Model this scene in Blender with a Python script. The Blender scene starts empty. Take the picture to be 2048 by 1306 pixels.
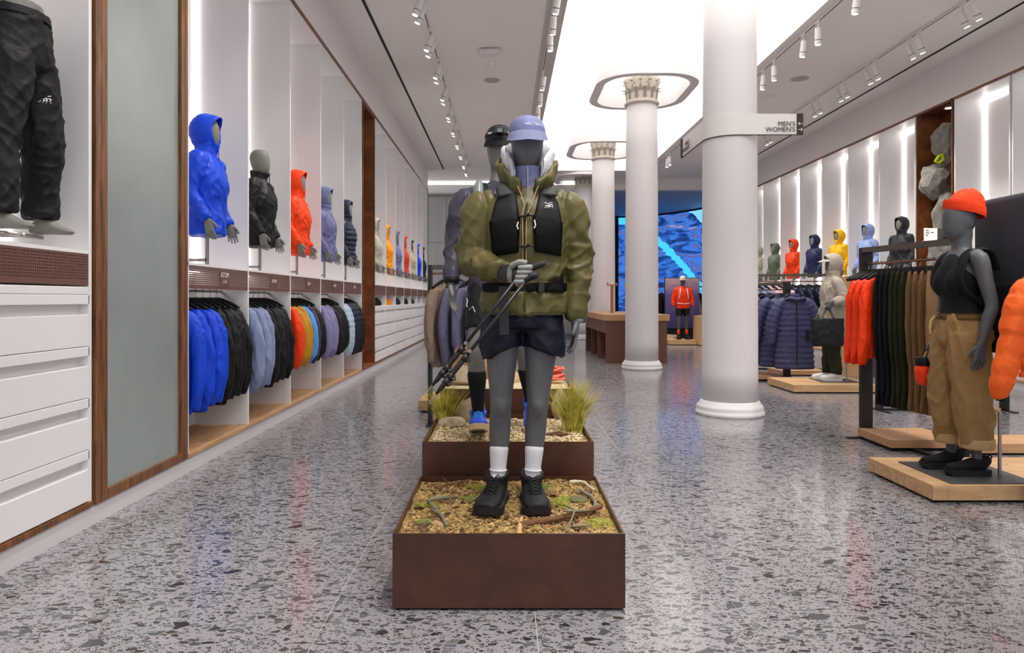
import bpy, bmesh, math, random
from mathutils import Vector, Matrix, noise
R = random.Random(7)
S = bpy.context.scene
C = S.collection
PI = math.pi

# ---------------------------------------------------------------- camera
H = 1.33
F = 1400.0
cam_d = bpy.data.cameras.new('camera')
cam_d.sensor_fit = 'HORIZONTAL'; cam_d.sensor_width = 36.0
cam_d.lens = F / 2048 * 36
cam_d.shift_x = (1024 - 1011) / 2048
cam_d.shift_y = -(653 - 598) / 2048
cam_d.clip_start = 0.05
cam = bpy.data.objects.new('camera', cam_d); C.objects.link(cam)
cam.location = (0, 0, H); cam.rotation_euler = (PI / 2, 0, 0)
S.camera = cam

# ---------------------------------------------------------------- world and exposure
w = bpy.data.worlds.new('world'); S.world = w; w.use_nodes = True
w.node_tree.nodes['Background'].inputs[0].default_value = (0.93, 0.95, 1.0, 1)
w.node_tree.nodes['Background'].inputs[1].default_value = 0.6
S.view_settings.view_transform = 'Standard'
S.view_settings.look = 'None'
S.view_settings.exposure = 0.85
S.view_settings.gamma = 1.0
S.view_settings.use_curve_mapping = False
LUM = 1.15        # luminous ceiling
LED = 2.8        # bay strips
SPOT = 24.0      # track heads, watts

# ---------------------------------------------------------------- materials
def lin(h):
    h = h.lstrip('#')
    v = [int(h[i:i + 2], 16) / 255 for i in (0, 2, 4)]
    return tuple(c / 12.92 if c <= .04045 else ((c + .055) / 1.055) ** 2.4 for c in v)
MATS = {}
def mat(name, col, rough=.6, metal=0., var=.0, vscale=8., bump=0., bscale=60., emit=0., stretch=(1, 1, 1), coat=0., spec=.5, sheen=0.):
    if name in MATS: return MATS[name]
    m = bpy.data.materials.new(name); m.use_nodes = True
    nt = m.node_tree; b = nt.nodes['Principled BSDF']
    c = lin(col) if isinstance(col, str) else col
    b.inputs['Base Color'].default_value = (*c, 1)
    b.inputs['Roughness'].default_value = rough
    b.inputs['Metallic'].default_value = metal
    b.inputs['Coat Weight'].default_value = coat
    b.inputs['Specular IOR Level'].default_value = spec
    b.inputs['Sheen Weight'].default_value = sheen
    if emit:
        b.inputs['Emission Color'].default_value = (*c, 1)
        b.inputs['Emission Strength'].default_value = emit
    if var or bump:
        tc = nt.nodes.new('ShaderNodeTexCoord'); mp = nt.nodes.new('ShaderNodeMapping')
        mp.inputs['Scale'].default_value = stretch
        nt.links.new(tc.outputs['Object'], mp.inputs[0])
    if var:
        n = nt.nodes.new('ShaderNodeTexNoise'); n.inputs['Scale'].default_value = vscale; n.inputs['Detail'].default_value = 6
        n.inputs['Roughness'].default_value = .65
        nt.links.new(mp.outputs[0], n.inputs['Vector'])
        r = nt.nodes.new('ShaderNodeValToRGB')
        r.color_ramp.elements[0].position = .28; r.color_ramp.elements[1].position = .72
        r.color_ramp.elements[0].color = (*[x * (1 - var) for x in c], 1)
        r.color_ramp.elements[1].color = (*[min(1, x * (1 + var)) for x in c], 1)
        nt.links.new(n.outputs[0], r.inputs[0]); nt.links.new(r.outputs[0], b.inputs['Base Color'])
    if bump:
        n2 = nt.nodes.new('ShaderNodeTexNoise'); n2.inputs['Scale'].default_value = bscale; n2.inputs['Detail'].default_value = 4
        nt.links.new(mp.outputs[0], n2.inputs['Vector'])
        bp = nt.nodes.new('ShaderNodeBump'); bp.inputs['Strength'].default_value = bump; bp.inputs['Distance'].default_value = .01
        nt.links.new(n2.outputs[0], bp.inputs['Height']); nt.links.new(bp.outputs[0], b.inputs['Normal'])
    MATS[name] = m
    return m
def fab(name, col, rough=.62, **k):
    k.setdefault('var', .06); k.setdefault('vscale', 5.); k.setdefault('bump', .25); k.setdefault('bscale', 45.); k.setdefault('spec', .28)
    return mat(name, col, rough, **k)
def wood(name, col, dark, scale=3., stretch=(1, 9, 9), rough=.5):
    m = mat(name, col, rough)
    nt = m.node_tree; b = nt.nodes['Principled BSDF']
    g = nt.nodes.new('ShaderNodeNewGeometry'); mp = nt.nodes.new('ShaderNodeMapping'); mp.inputs['Scale'].default_value = stretch
    nt.links.new(g.outputs['Position'], mp.inputs[0])
    n = nt.nodes.new('ShaderNodeTexNoise'); n.inputs['Scale'].default_value = scale; n.inputs['Detail'].default_value = 8; n.inputs['Distortion'].default_value = .6
    nt.links.new(mp.outputs[0], n.inputs['Vector'])
    r = nt.nodes.new('ShaderNodeValToRGB')
    r.color_ramp.elements[0].position = .3; r.color_ramp.elements[1].position = .68
    r.color_ramp.elements[0].color = (*lin(dark), 1); r.color_ramp.elements[1].color = (*lin(col), 1)
    nt.links.new(n.outputs[0], r.inputs[0]); nt.links.new(r.outputs[0], b.inputs['Base Color'])
    return m

M_WHITE = mat('white_lacquer', '#E9E6E7', .38)
M_WALL = mat('white_paint', '#E6E2E2', .8, bump=.04, bscale=200)
M_CEIL = mat('ceiling_paint', '#F4F0EE', .85)
M_COL = mat('column_plaster', '#E3DFE0', .6, bump=.05, bscale=30)
M_PLINTH = mat('plinth_white', '#CFCBCD', .45)
M_FRAME = wood('walnut_frame', '#8A5A34', '#4E2C17', 3., (14, 14, 1.2), .4)
M_NICHE = wood('rust_panel', '#8F5226', '#5E3214', 2.2, (2, 2, 2), .55)
M_OAK = wood('oak_deck', '#C79E74', '#A87F58', 3., (14, 1.2, 14), .5)
M_PINE = wood('pine_block', '#DDB98A', '#C2966A', 2.2, (1.3, 10, 10), .5)
M_TAN = wood('beech_block', '#C79C72', '#B58A62', 2.5, (1.3, 12, 12), .5)
M_CORTEN = mat('corten_steel', '#4A2919', .42, metal=.1, var=.4, vscale=4.5, bump=.08, bscale=25, coat=.15)
M_BROWN = mat('brown_metal', '#6B483C', .5, var=.08, vscale=3)
M_BLACKM = mat('black_metal', '#2C2927', .4, metal=.4)
M_STEEL = mat('brushed_steel', '#A8A29C', .3, metal=.9)
M_BLACK = mat('matte_black', '#0B0B0D', .6, spec=.3)
M_SLOT = mat('slot_black', '#050505', .7)
M_MANN = mat('mannequin_grey', '#55555A', .55, var=.3, vscale=6., bump=.06, bscale=40, stretch=(1, 1, .35))
M_MANNW = mat('mannequin_warm_grey', '#77756F', .55, var=.12, vscale=9., stretch=(1, 1, .35))
M_LAMP = mat('lamp_white', '#E8E4E2', .45)
M_LENS = mat('lamp_lens', '#FFF4E4', .3, emit=9)
M_LEDM = mat('led_strip', '#FFFAF2', .5, emit=LED)
M_LUM = mat('luminous_fabric', '#FFFBF6', .6, emit=LUM)
M_PAPER = mat('card_white', '#ECEAE6', .6)
M_INK = mat('dark_print', '#3A2722', .6)
M_WPRINT = mat('white_print', '#F0EEEA', .5)

# ---------------------------------------------------------------- helpers
def obj(name, me, m=None, parent=None, kind=None, smooth=None):
    if isinstance(me, bmesh.types.BMesh):
        bm = me; me = bpy.data.meshes.new(name); bm.normal_update(); bm.to_mesh(me); bm.free()
    if smooth is not None:
        me.polygons.foreach_set('use_smooth', [smooth] * len(me.polygons))
    if not me.materials: me.materials.append(None)
    o = bpy.data.objects.new(name, me); C.objects.link(o)
    if m is not None:
        o.material_slots[0].link = 'OBJECT'; o.material_slots[0].material = m
    if parent is not None: o.parent = parent
    if kind: o['kind'] = kind
    return o
def tag(o, label, cat, group=None):
    o['label'] = label; o['category'] = cat
    if group: o['group'] = group
    return o
def thing(name, label, cat, loc=(0, 0, 0), rz=0., group=None):
    o = bpy.data.objects.new(name, None); C.objects.link(o); o.empty_display_size = .1
    o.location = loc; o.rotation_euler = (0, 0, rz)
    return tag(o, label, cat, group)
def struct(name, bm, m, parent=None):
    o = obj(name, bm, m, parent)
    if parent is None: o['kind'] = 'structure'
    return o
def sub(root, me, name, m, loc=(0, 0, 0), rot=(0, 0, 0), sc=None):
    o = obj(name, me, m, root); o.location = loc; o.rotation_euler = rot
    if sc: o.scale = sc
    return o
def box(bm, x0, x1, y0, y1, z0, z1, bev=0.):
    r = bmesh.ops.create_cube(bm, size=1.0)
    vs = r['verts']
    for v in vs:
        v.co = Vector((x0 + (v.co.x + .5) * (x1 - x0), y0 + (v.co.y + .5) * (y1 - y0), z0 + (v.co.z + .5) * (z1 - z0)))
    if bev:
        es = list({e for v in vs for e in v.link_edges})
        bmesh.ops.bevel(bm, geom=es, offset=bev, segments=2, profile=.5, affect='EDGES')
    return bm
def B(*a, bev=0.):
    return box(bmesh.new(), *a, bev=bev)
def tube(bm, pts, r, n=8, closed=False):
    """sweep a circle along a polyline; r number or list"""
    P = [Vector(p) for p in pts]; k = len(P)
    rr = r if isinstance(r, (list, tuple)) else [r] * k
    rings = []; prev = None
    for i, p in enumerate(P):
        if closed: t = P[(i + 1) % k] - P[i - 1]
        else: t = P[min(i + 1, k - 1)] - P[max(i - 1, 0)]
        t.normalize()
        if prev is None:
            a = Vector((0, 0, 1)) if abs(t.z) < .9 else Vector((1, 0, 0))
            s = t.cross(a).normalized()
        else:
            s = (prev - t * prev.dot(t)).normalized()
        prev = s; u = t.cross(s)
        rings.append([bm.verts.new(p + (s * math.cos(2 * PI * j / n) + u * math.sin(2 * PI * j / n)) * rr[i]) for j in range(n)])
    m_ = k if closed else k - 1
    for i in range(m_):
        a, b = rings[i], rings[(i + 1) % k]
        for j in range(n):
            bm.faces.new((a[j], a[(j + 1) % n], b[(j + 1) % n], b[j]))
    if not closed:
        bm.faces.new(rings[0][::-1]); bm.faces.new(rings[-1])
    return bm
def lathe(bm, prof, n=32, c=(0, 0)):
    rings = []
    for r, z in prof:
        rings.append([bm.verts.new((c[0] + r * math.cos(2 * PI * j / n), c[1] + r * math.sin(2 * PI * j / n), z)) for j in range(n)])
    for a, b in zip(rings, rings[1:]):
        for j in range(n): bm.faces.new((a[j], a[(j + 1) % n], b[(j + 1) % n], b[j]))
    bm.faces.new(rings[0][::-1]); bm.faces.new(rings[-1])
    return bm
def crom(pts, sub):
    """Catmull-Rom through tuples"""
    out = []; k = len(pts)
    for i in range(k - 1):
        p0, p1, p2, p3 = pts[max(i - 1, 0)], pts[i], pts[i + 1], pts[min(i + 2, k - 1)]
        for s in range(sub):
            t = s / sub
            out.append(tuple(.5 * (2 * b + (c - a) * t + (2 * a - 5 * b + 4 * c - d) * t * t + (3 * b - a - 3 * c + d) * t ** 3)
                             for a, b, c, d in zip(p0, p1, p2, p3)))
    out.append(tuple(pts[-1])); return out
def loft(bm, pts, ref=(1, 0, 0), n=18, sub_=5, mod=None, open_ends=False):
    """closed tube through (x,y,z,w,d): w half-width along ref, d half-depth"""
    P = crom([tuple(p) if len(p) == 5 else tuple(p) + (p[3],) for p in pts], sub_)
    ref = Vector(ref); rings = []; s_acc = 0
    for i, p in enumerate(P):
        c = Vector(p[:3])
        t = (Vector(P[min(i + 1, len(P) - 1)][:3]) - Vector(P[max(i - 1, 0)][:3]))
        if t.length < 1e-7: t = Vector((0, 0, 1))
        t.normalize()
        if i: s_acc += (c - Vector(P[i - 1][:3])).length
        rf = ref if abs(t.dot(ref)) < .95 else Vector((0, 1, 0))
        s = (rf - t * rf.dot(t)).normalized(); u = t.cross(s)
        ring = []
        for j in range(n):
            a = 2 * PI * j / n
            k = mod(s_acc, a) if mod else 1.
            ring.append(bm.verts.new(c + s * (p[3] * k * math.cos(a)) + u * (p[4] * k * math.sin(a))))
        rings.append(ring)
    for a, b in zip(rings, rings[1:]):
        for j in range(n): bm.faces.new((a[j], a[(j + 1) % n], b[(j + 1) % n], b[j]))
    if not open_ends:
        bm.faces.new(rings[0][::-1]); bm.faces.new(rings[-1])
    return bm
def puff(L, amp, ph=0.):
    return lambda s, a: 1 + amp * (abs(math.sin(PI * (s / L + ph))) ** .6 - .6)
def remesh(bm, vox, smooth=3, factor=.5, disp=None, name='shape'):
    bmesh.ops.recalc_face_normals(bm, faces=bm.faces)
    me = bpy.data.meshes.new('tmp'); bm.to_mesh(me); bm.free()
    o = bpy.data.objects.new('tmp', me); C.objects.link(o)
    m = o.modifiers.new('r', 'REMESH'); m.mode = 'VOXEL'; m.voxel_size = vox
    if smooth:
        s = o.modifiers.new('s', 'SMOOTH'); s.factor = factor; s.iterations = smooth
    dg = bpy.context.evaluated_depsgraph_get()
    out = bpy.data.meshes.new_from_object(o.evaluated_get(dg)); out.name = name
    bpy.data.objects.remove(o); bpy.data.meshes.remove(me)
    if disp:
        co = [v.co.copy() for v in out.vertices]; no = [v.normal.copy() for v in out.vertices]
        for v, c, n_ in zip(out.vertices, co, no): v.co = c + n_ * disp(c)
    out.polygons.foreach_set('use_smooth', [True] * len(out.polygons))
    return out
def folds(amp, fx=6., fz=3., seed=0., amp2=None, ang=.6):
    """cloth folds: long sharp ridges slanting down and outwards, crossed by shorter creases"""
    a2 = amp * .6 if amp2 is None else amp2
    c1, s1, c2, s2 = math.cos(ang), math.sin(ang), math.cos(-ang * 1.3), math.sin(-ang * 1.3)
    def ridge(q):
        return max(0., 1 - abs(noise.noise(q)) * 2.6) ** 1.4
    def f(c):
        w_ = noise.noise_vector(c * 3.5 + Vector((seed, 0, seed))) * .035
        x, y, z = abs(c.x) + w_.x, c.y + w_.y, c.z + w_.z; k = seed + (7.3 if c.x > 0 else 0)
        u, v = x * c1 + z * s1, -x * s1 + z * c1
        u2, v2 = x * c2 + z * s2, -x * s2 + z * c2
        big = ridge(Vector((u * fx * 1.35 + k, y * fx * 1.1, v * fz * .9)))
        small = ridge(Vector((u2 * fx * 2.4, y * fx * 2 + k, v2 * fz * 1.9)))
        patchy = .35 + .65 * max(0, min(1, .5 + 1.6 * noise.noise(c * 4 + Vector((k, 3, 1)))))
        return amp * 1.25 * (big - .25) + a2 * 1.5 * (small - .2) * patchy
    return f
ORD = ('first', 'second', 'third', 'fourth', 'fifth', 'sixth', 'seventh', 'eighth')
def join(me, bm):
    """append a bmesh to a mesh, all smooth"""
    b2 = bmesh.new(); b2.from_mesh(me)
    t = bpy.data.meshes.new('t'); bm.to_mesh(t); bm.free(); b2.from_mesh(t); bpy.data.meshes.remove(t)
    b2.to_mesh(me); b2.free()
    me.polygons.foreach_set('use_smooth', [True] * len(me.polygons))
    return me
def text_mesh(s, size, ext=.001, align='LEFT'):
    cu = bpy.data.curves.new('t', 'FONT'); cu.body = s; cu.size = size; cu.extrude = ext; cu.align_x = align
    o = bpy.data.objects.new('t', cu); C.objects.link(o)
    me = bpy.data.meshes.new_from_object(o.evaluated_get(bpy.context.evaluated_depsgraph_get()))
    bpy.data.objects.remove(o); bpy.data.curves.remove(cu)
    return me
def rock_mesh(seed, rough=.28, facet=3, sub_=3):
    bm = bmesh.new(); bmesh.ops.create_icosphere(bm, subdivisions=sub_, radius=1)
    rr = random.Random(seed)
    planes = [(Vector((rr.uniform(-1, 1), rr.uniform(-1, 1), rr.uniform(-1, 1))).normalized(), rr.uniform(.55, .85)) for _ in range(9)]
    for v in bm.verts:
        d = v.co.normalized(); q = d * 1.0
        for n_, h in planes:
            k = q.dot(n_)
            if k > h: q = q - n_ * (k - h) * .9
        q *= 1 + rough * .5 * noise.noise(d * 2.2 + Vector((seed * 3.1, 0, 0))) + rough * .28 * noise.noise(d * 6 + Vector((0, seed, 0)))
        v.co = q
    me = bpy.data.meshes.new('rock'); bm.to_mesh(me); bm.free(); return me
# ================================================================ SETTING
XL, XR, ZC = -2.43, 7.50, 5.36
ZT = 4.70            # top of the bays
YE = 21.9            # end of the bay walls

def terrazzo():
    m = mat('terrazzo', '#9A979A', .16)
    nt = m.node_tree; b = nt.nodes['Principled BSDF']; L = nt.links.new
    g = nt.nodes.new('ShaderNodeNewGeometry')
    def node(t, **k):
        n = nt.nodes.new(t)
        for a, v in k.items(): setattr(n, a, v)
        return n
    wn = node('ShaderNodeTexNoise'); wn.inputs['Scale'].default_value = 14; wn.inputs['Detail'].default_value = 2
    L(g.outputs['Position'], wn.inputs['Vector'])
    mixv = node('ShaderNodeMix', data_type='VECTOR'); mixv.inputs['Factor'].default_value = .018
    L(g.outputs['Position'], mixv.inputs[4]); L(wn.outputs['Color'], mixv.inputs[5])
    def chips(scale, gap, keep, rot, st):
        mp = node('ShaderNodeMapping'); mp.inputs['Rotation'].default_value = (0, 0, rot); mp.inputs['Scale'].default_value = st
        L(mixv.outputs[1], mp.inputs[0])
        e = node('ShaderNodeTexVoronoi', feature='DISTANCE_TO_EDGE', voronoi_dimensions='2D'); e.inputs['Scale'].default_value = scale
        c = node('ShaderNodeTexVoronoi', feature='F1', voronoi_dimensions='2D'); c.inputs['Scale'].default_value = scale
        L(mp.outputs[0], e.inputs['Vector']); L(mp.outputs[0], c.inputs['Vector'])
        sp = node('ShaderNodeSeparateColor'); L(c.outputs['Color'], sp.inputs[0])
        # gap differs from cell to cell
        ga = node('ShaderNodeMath', operation='MULTIPLY_ADD'); L(sp.outputs[2], ga.inputs[0]); ga.inputs[1].default_value = gap * 1.6; ga.inputs[2].default_value = gap * .5
        a = node('ShaderNodeMath', operation='GREATER_THAN'); L(e.outputs['Distance'], a.inputs[0]); L(ga.outputs[0], a.inputs[1])
        k = node('ShaderNodeMath', operation='LESS_THAN'); L(sp.outputs[0], k.inputs[0]); k.inputs[1].default_value = keep
        mu = node('ShaderNodeMath', operation='MULTIPLY'); L(a.outputs[0], mu.inputs[0]); L(k.outputs[0], mu.inputs[1])
        r = node('ShaderNodeValToRGB'); r.color_ramp.interpolation = 'CONSTANT'
        cols = ['#2E2D2F', '#4E4F52', '#5E6062', '#403E42', '#6A6C6E', '#473D38']
        r.color_ramp.elements[0].color = (*lin(cols[0]), 1)
        r.color_ramp.elements[1].position = .17; r.color_ramp.elements[1].color = (*lin(cols[1]), 1)
        for i, cc in enumerate(cols[2:]):
            el = r.color_ramp.elements.new(.34 + i * .165); el.color = (*lin(cc), 1)
        L(sp.outputs[1], r.inputs[0])
        return mu, r
    base = node('ShaderNodeTexNoise'); base.inputs['Scale'].default_value = 160; base.inputs['Detail'].default_value = 3
    L(g.outputs['Position'], base.inputs['Vector'])
    br = node('ShaderNodeValToRGB')
    br.color_ramp.elements[0].position = .35; br.color_ramp.elements[1].position = .6
    br.color_ramp.elements[0].color = (*lin('#7C797E'), 1); br.color_ramp.elements[1].color = (*lin('#A29EA2'), 1)
    L(base.outputs[0], br.inputs[0])
    cur = br.outputs[0]
    for args in ((58, .13, .45, .4, (1, 1.5, 1)), (25, .11, .27, .15, (1, 1.7, 1)), (12, .20, .13, -.3, (1, 1.6, 1))):
        mu, r = chips(*args)
        mx = node('ShaderNodeMix', data_type='RGBA')
        L(mu.outputs[0], mx.inputs['Factor']); L(cur, mx.inputs[6]); L(r.outputs[0], mx.inputs[7])
        cur = mx.outputs[2]
    L(cur, b.inputs['Base Color'])
    b.inputs['Specular IOR Level'].default_value = .55
    return m
M_TERR = terrazzo()
M_GROUT = mat('joint_strip', '#C9C6C4', .5)

floor = struct('floor', B(-6, 10.5, -3.2, 32, -.12, -.003), M_GROUT)
TW = .87; x_0 = .125 - 3 * TW; y_0 = 3.16 - 7 * TW
cells = []
for ix in range(-1, 12):
    for iy in range(0, 40):
        x, y = x_0 + ix * TW, y_0 + iy * TW
        if y > 31.5: continue
        cx, cy = x + TW / 2, y + TW / 2
        seen = cy > 1.5 and abs(cx) < cy * .8 + .8
        cells.append((0 if seen else 1, math.hypot(cx, cy), x, y))
cells.sort()
tile_me = bpy.data.meshes.new('floor_tile'); bmt = B(.002, TW - .002, .002, TW - .002, -.03, 0); bmt.to_mesh(tile_me); bmt.free()
rest = bmesh.new()
for i, (_, d, x, y) in enumerate(cells):
    if i < 295:
        t = obj('floor_tile', tile_me, M_TERR, floor); t.location = (x, y, 0)
    else:
        box(rest, x + .002, x + TW - .002, y + .002, y + TW - .002, -.03, 0)
obj('floor_tile_field', rest, M_TERR, floor, kind='stuff')

# ceiling with the long opening of the luminous field
XA, XB, YF, ZL = .84, 4.37, 22.0, 5.64
struct('ceiling', B(-6, XA, -3.2, 24.6, ZC, ZC + .5), M_CEIL)
struct('ceiling', B(XB, 10.5, -3.2, 24.6, ZC, ZC + .5), M_CEIL)
struct('ceiling', B(XA, XB, YF, 24.6, ZC, ZC + .5), M_CEIL)
# fascia faces inside the opening
M_FASC = mat('fascia_white', '#ECE7E6', .6)
struct('trim_1', B(XB - .012, XB, -3.2, YF, ZC + .001, ZL), M_FASC)
struct('trim_2', B(XA, XB, YF - .012, YF, ZC + .001, ZL), M_FASC)
lum = thing('luminous_ceiling', 'long glowing white stretch-fabric ceiling field above the row of columns', 'ceiling light', ((XA + XB) / 2, 10, ZL))
for sx in (0, 1):
    for k in range(5):
        xa = XA + .004 + sx * (XB - XA) / 2; xb = xa + (XB - XA) / 2 - .008
        ya = -3.2 + k * 5.05; yb = min(ya + 5.045, YF - .015)
        o = obj('light_panel', B(xa, xb, ya, yb, ZL, ZL + .04), M_LUM, lum)
        o.location = (-(XA + XB) / 2, -10, -ZL)
# black slots in the ceiling
for i, (xs, nm) in enumerate(((-1.92, 'above the left display wall'), (7.03, 'above the right display wall'))):
    tag(obj('slot_diffuser', B(xs - .02, xs + .02, -3, 21.7, ZC - .008, ZC - .001), M_SLOT), 'thin black linear air slot in the ceiling ' + nm, 'air slot')
# band that carries the inner track on the left side of the field
struct('trim_3', B(.56, .835, -3, YF, ZC - .006, ZC + .02), mat('band_grey', '#C9C3C1', .7))

# walls
struct('wall_left', B(XL - .9, XL, -3.2, YE, ZT + .05, ZC), M_WALL)
struct('wall_left', B(XL - .9, XL - .55, -3.2, YE, 0, ZT + .05), M_WALL)
struct('wall_left', B(XL - .55, XL, -3.2, 2.82, 0, ZT + .05), M_WALL)
struct('wall_left', B(XL - .9, XL - .02, YE, YE + .06, 0, ZC), M_WALL)
struct('wall_right', B(XR, XR + .9, -3.2, YE, ZT, ZC), M_WALL)
struct('wall_right', B(XR + .55, XR + .9, -3.2, YE, 0, ZT), M_WALL)
struct('wall_right', B(XR, XR + .55, -3.2, 7.75, 0, ZT), M_WALL)
struct('wall_right', B(XR, XR + .9, YE, YE + .06, 0, ZC), M_WALL)
M_CONC = mat('concrete_panel', '#A9A8A6', .75, var=.12, vscale=1.6, bump=.05, bscale=20, stretch=(3, 3, .5))
wb = struct('wall_back', B(-6, 3.3, 24.55, 24.8, 0, ZC), mat('wall_core', '#8F8E8C', .8))
for i in range(7):
    for k in range(3):
        xa = -6 + i * 1.31; za = .1 + k * 1.6
        obj('concrete_panel', B(xa + .006, xa + 1.304, 24.5, 24.56, za + .006, min(za + 1.594, 4.98)), M_CONC, wb)
struct('wall_back', B(-6, 3.3, 24.0, 24.3, 4.98, ZC - .11), M_WALL)      # lit bulkhead in front of the concrete
struct('wall_back', B(3.3, 3.5, 24.0, 31.6, 0, ZC), M_WALL)
struct('wall_back', B(3.5, 10.5, 31.4, 31.6, 0, ZC), mat('blue_grey_wall', '#8E9BA6', .7))
struct('wall_back', B(3.5, 10.5, 23.5, 23.8, 5.0, ZC), M_WALL)            # bulkhead over the screen
struct('wall_back', B(10.3, 10.5, YE, 31.6, 0, ZC), M_WALL)
struct('ceiling', B(3.5, 10.5, 23.8, 31.6, 5.0, 5.1), mat('soffit_grey', '#9AA3AE', .7))
cove = tag(obj('cove_light', B(-6, 3.2, 24.05, 24.12, ZC - .10, ZC - .06), M_LEDM), 'glowing cove strip between the ceiling and the grey concrete wall', 'cove light')

# plinths and wood trims along the display walls
struct('baseboard_left', B(XL - .55, XL, 2.82, YE, 0, .115), M_PLINTH)
struct('baseboard_left', B(XL - .55, XL, -3.2, 2.82, 0, .115), M_PLINTH)
struct('baseboard_right', B(XR, XR + .55, 7.75, YE, 0, .115), M_PLINTH)
struct('trim_4', B(XL - .02, XL + .012, 2.82, YE, ZT, ZT + .05), M_FRAME)
struct('trim_5', B(XR - .012, XR + .02, 7.75, YE, ZT - .04, ZT), M_FRAME)
struct('trim_6', B(XL - .5, XL + .012, YE - .045, YE, .115, ZT), M_FRAME)

# ---------------------------------------------------------------- columns
COLX = 2.60; COLY = (8.12, 13.36, 18.62, 23.2)
sh = bmesh.new()
lathe(sh, [(.315, .16), (.312, .5), (.31, 1.6), (.305, 3), (.297, 4.2), (.288, 5.02)], 40)
ME_SHAFT = bpy.data.meshes.new('shaft'); sh.to_mesh(ME_SHAFT); sh.free()
bs = bmesh.new()
lathe(bs, [(.385, 0), (.388, .025), (.38, .05), (.368, .06), (.375, .085), (.365, .11), (.345, .125), (.335, .15), (.322, .165)], 40)
ME_BASE = bpy.data.meshes.new('base'); bs.to_mesh(ME_BASE); bs.free()
cp = bmesh.new()
lathe(cp, [(.288, 5.0), (.32, 5.02), (.33, 5.04), (.32, 5.06), (.295, 5.07), (.295, 5.09), (.29, 5.12), (.30, 5.3), (.33, 5.42), (.345, 5.46), (.345, 5.52), (.30, 5.53), (.30, 5.63)], 40)
ME_BELL = bpy.data.meshes.new('capital_bell'); cp.to_mesh(ME_BELL); cp.free()
# acanthus leaf: curled tapering blade
lf = bmesh.new()
rows = []
for i in range(7):
    t = i / 6
    out = .015 + .02 * t + .10 * max(0, t - .6) ** 1.5 * 3
    z = .28 * t - .12 * max(0, t - .75) * 2.2
    wd = .055 * (1 - .55 * t * t) * (1 + .18 * math.sin(i * 2.6))
    rows.append([lf.verts.new((s * wd, -(out - abs(s) * .02), z)) for s in (-1, -.5, 0, .5, 1)])
for a, b_ in zip(rows, rows[1:]):
    for j in range(4): lf.faces.new((a[j], a[j + 1], b_[j + 1], b_[j]))
bmesh.ops.solidify(lf, geom=list(lf.faces), thickness=.018)
ME_LEAF = bpy.data.meshes.new('acanthus_leaf'); lf.to_mesh(ME_LEAF); lf.free()
colnames = ('tall white round column with directional sign wrapped around it', 'white classical column beside the near end of the cash desk',
            'white classical column at the far end of the cash desk', 'white classical column standing beyond the glowing ceiling')
def ring_path(hx, hy, rc, n=10):
    pts = []
    for cx, cy, a0 in ((hx - rc, hy - rc, 0), (-hx + rc, hy - rc, PI / 2), (-hx + rc, -hy + rc, PI), (hx - rc, -hy + rc, 1.5 * PI)):
        for i in range(n + 1):
            a = a0 + PI / 2 * i / n
            pts.append((cx + rc * math.cos(a), cy + rc * math.sin(a)))
    return pts
def ring_mesh(z0, z1, zi):
    bm = bmesh.new(); o_ = ring_path(.94, 1.19, .72); i_ = ring_path(.78, 1.03, .56); k = len(o_)
    def rr(p, z): return [bm.verts.new((x, y, z)) for x, y in p]
    A, Bq, Cq, D, E, G = rr(o_, z0), rr(o_, z1), rr(i_, z0), rr(i_, zi), rr([(x * 1.02, y * 1.02) for x, y in i_], zi), rr([(x * 1.02, y * 1.02) for x, y in i_], z1)
    for j in range(k):
        q = (j + 1) % k
        for u, v in ((A, Bq), (Bq, G), (G, E), (E, D), (D, Cq), (Cq, A)):
            bm.faces.new((u[j], u[q], v[q], v[j]))
    bmesh.ops.recalc_face_normals(bm, faces=bm.faces)
    return bm
M_CAP = mat('capital_plaster', '#CFC7BA', .75, var=.12, vscale=14, bump=.1)
for i, y in enumerate(COLY):
    c = thing('column', colnames[i], 'column', (COLX, y, 0))
    sub(c, ME_SHAFT, 'shaft', M_COL); sub(c, ME_BASE, 'base', M_COL)
    cpo = sub(c, ME_BELL, 'capital', M_CAP)
    for row, (nn, zz, off, sc) in enumerate(((12, 5.10, 0, .9), (12, 5.24, .5, .9), (8, 5.36, .2, .55))):
        for k in range(nn):
            a = 2 * PI * (k + off) / nn
            rr_ = (.285, .295, .315)[row]
            sub(cpo, ME_LEAF, 'leaf', M_CAP, (rr_ * math.sin(a), -rr_ * math.cos(a), zz), (0, 0, a), (sc, sc, sc))
    for me in (ME_SHAFT, ME_BASE, ME_BELL): me.polygons.foreach_set('use_smooth', [len(p.vertices) == 4 for p in me.polygons])
    if i == 0: continue
    rg = obj('ceiling_ring', ring_mesh(5.26, 5.475, ZL if y < 22 else 5.36), M_COL)
    rg.location = (COLX, y, 0)
    tag(rg, ('white rounded ceiling ring around the top of the signed column', 'white rounded ceiling ring around the capital of the column by the cash desk',
             'white rounded ceiling ring around the capital of the column at the far desk end', 'white rounded ceiling ring at the column beyond the glowing field')[i], 'ceiling ring')

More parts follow.
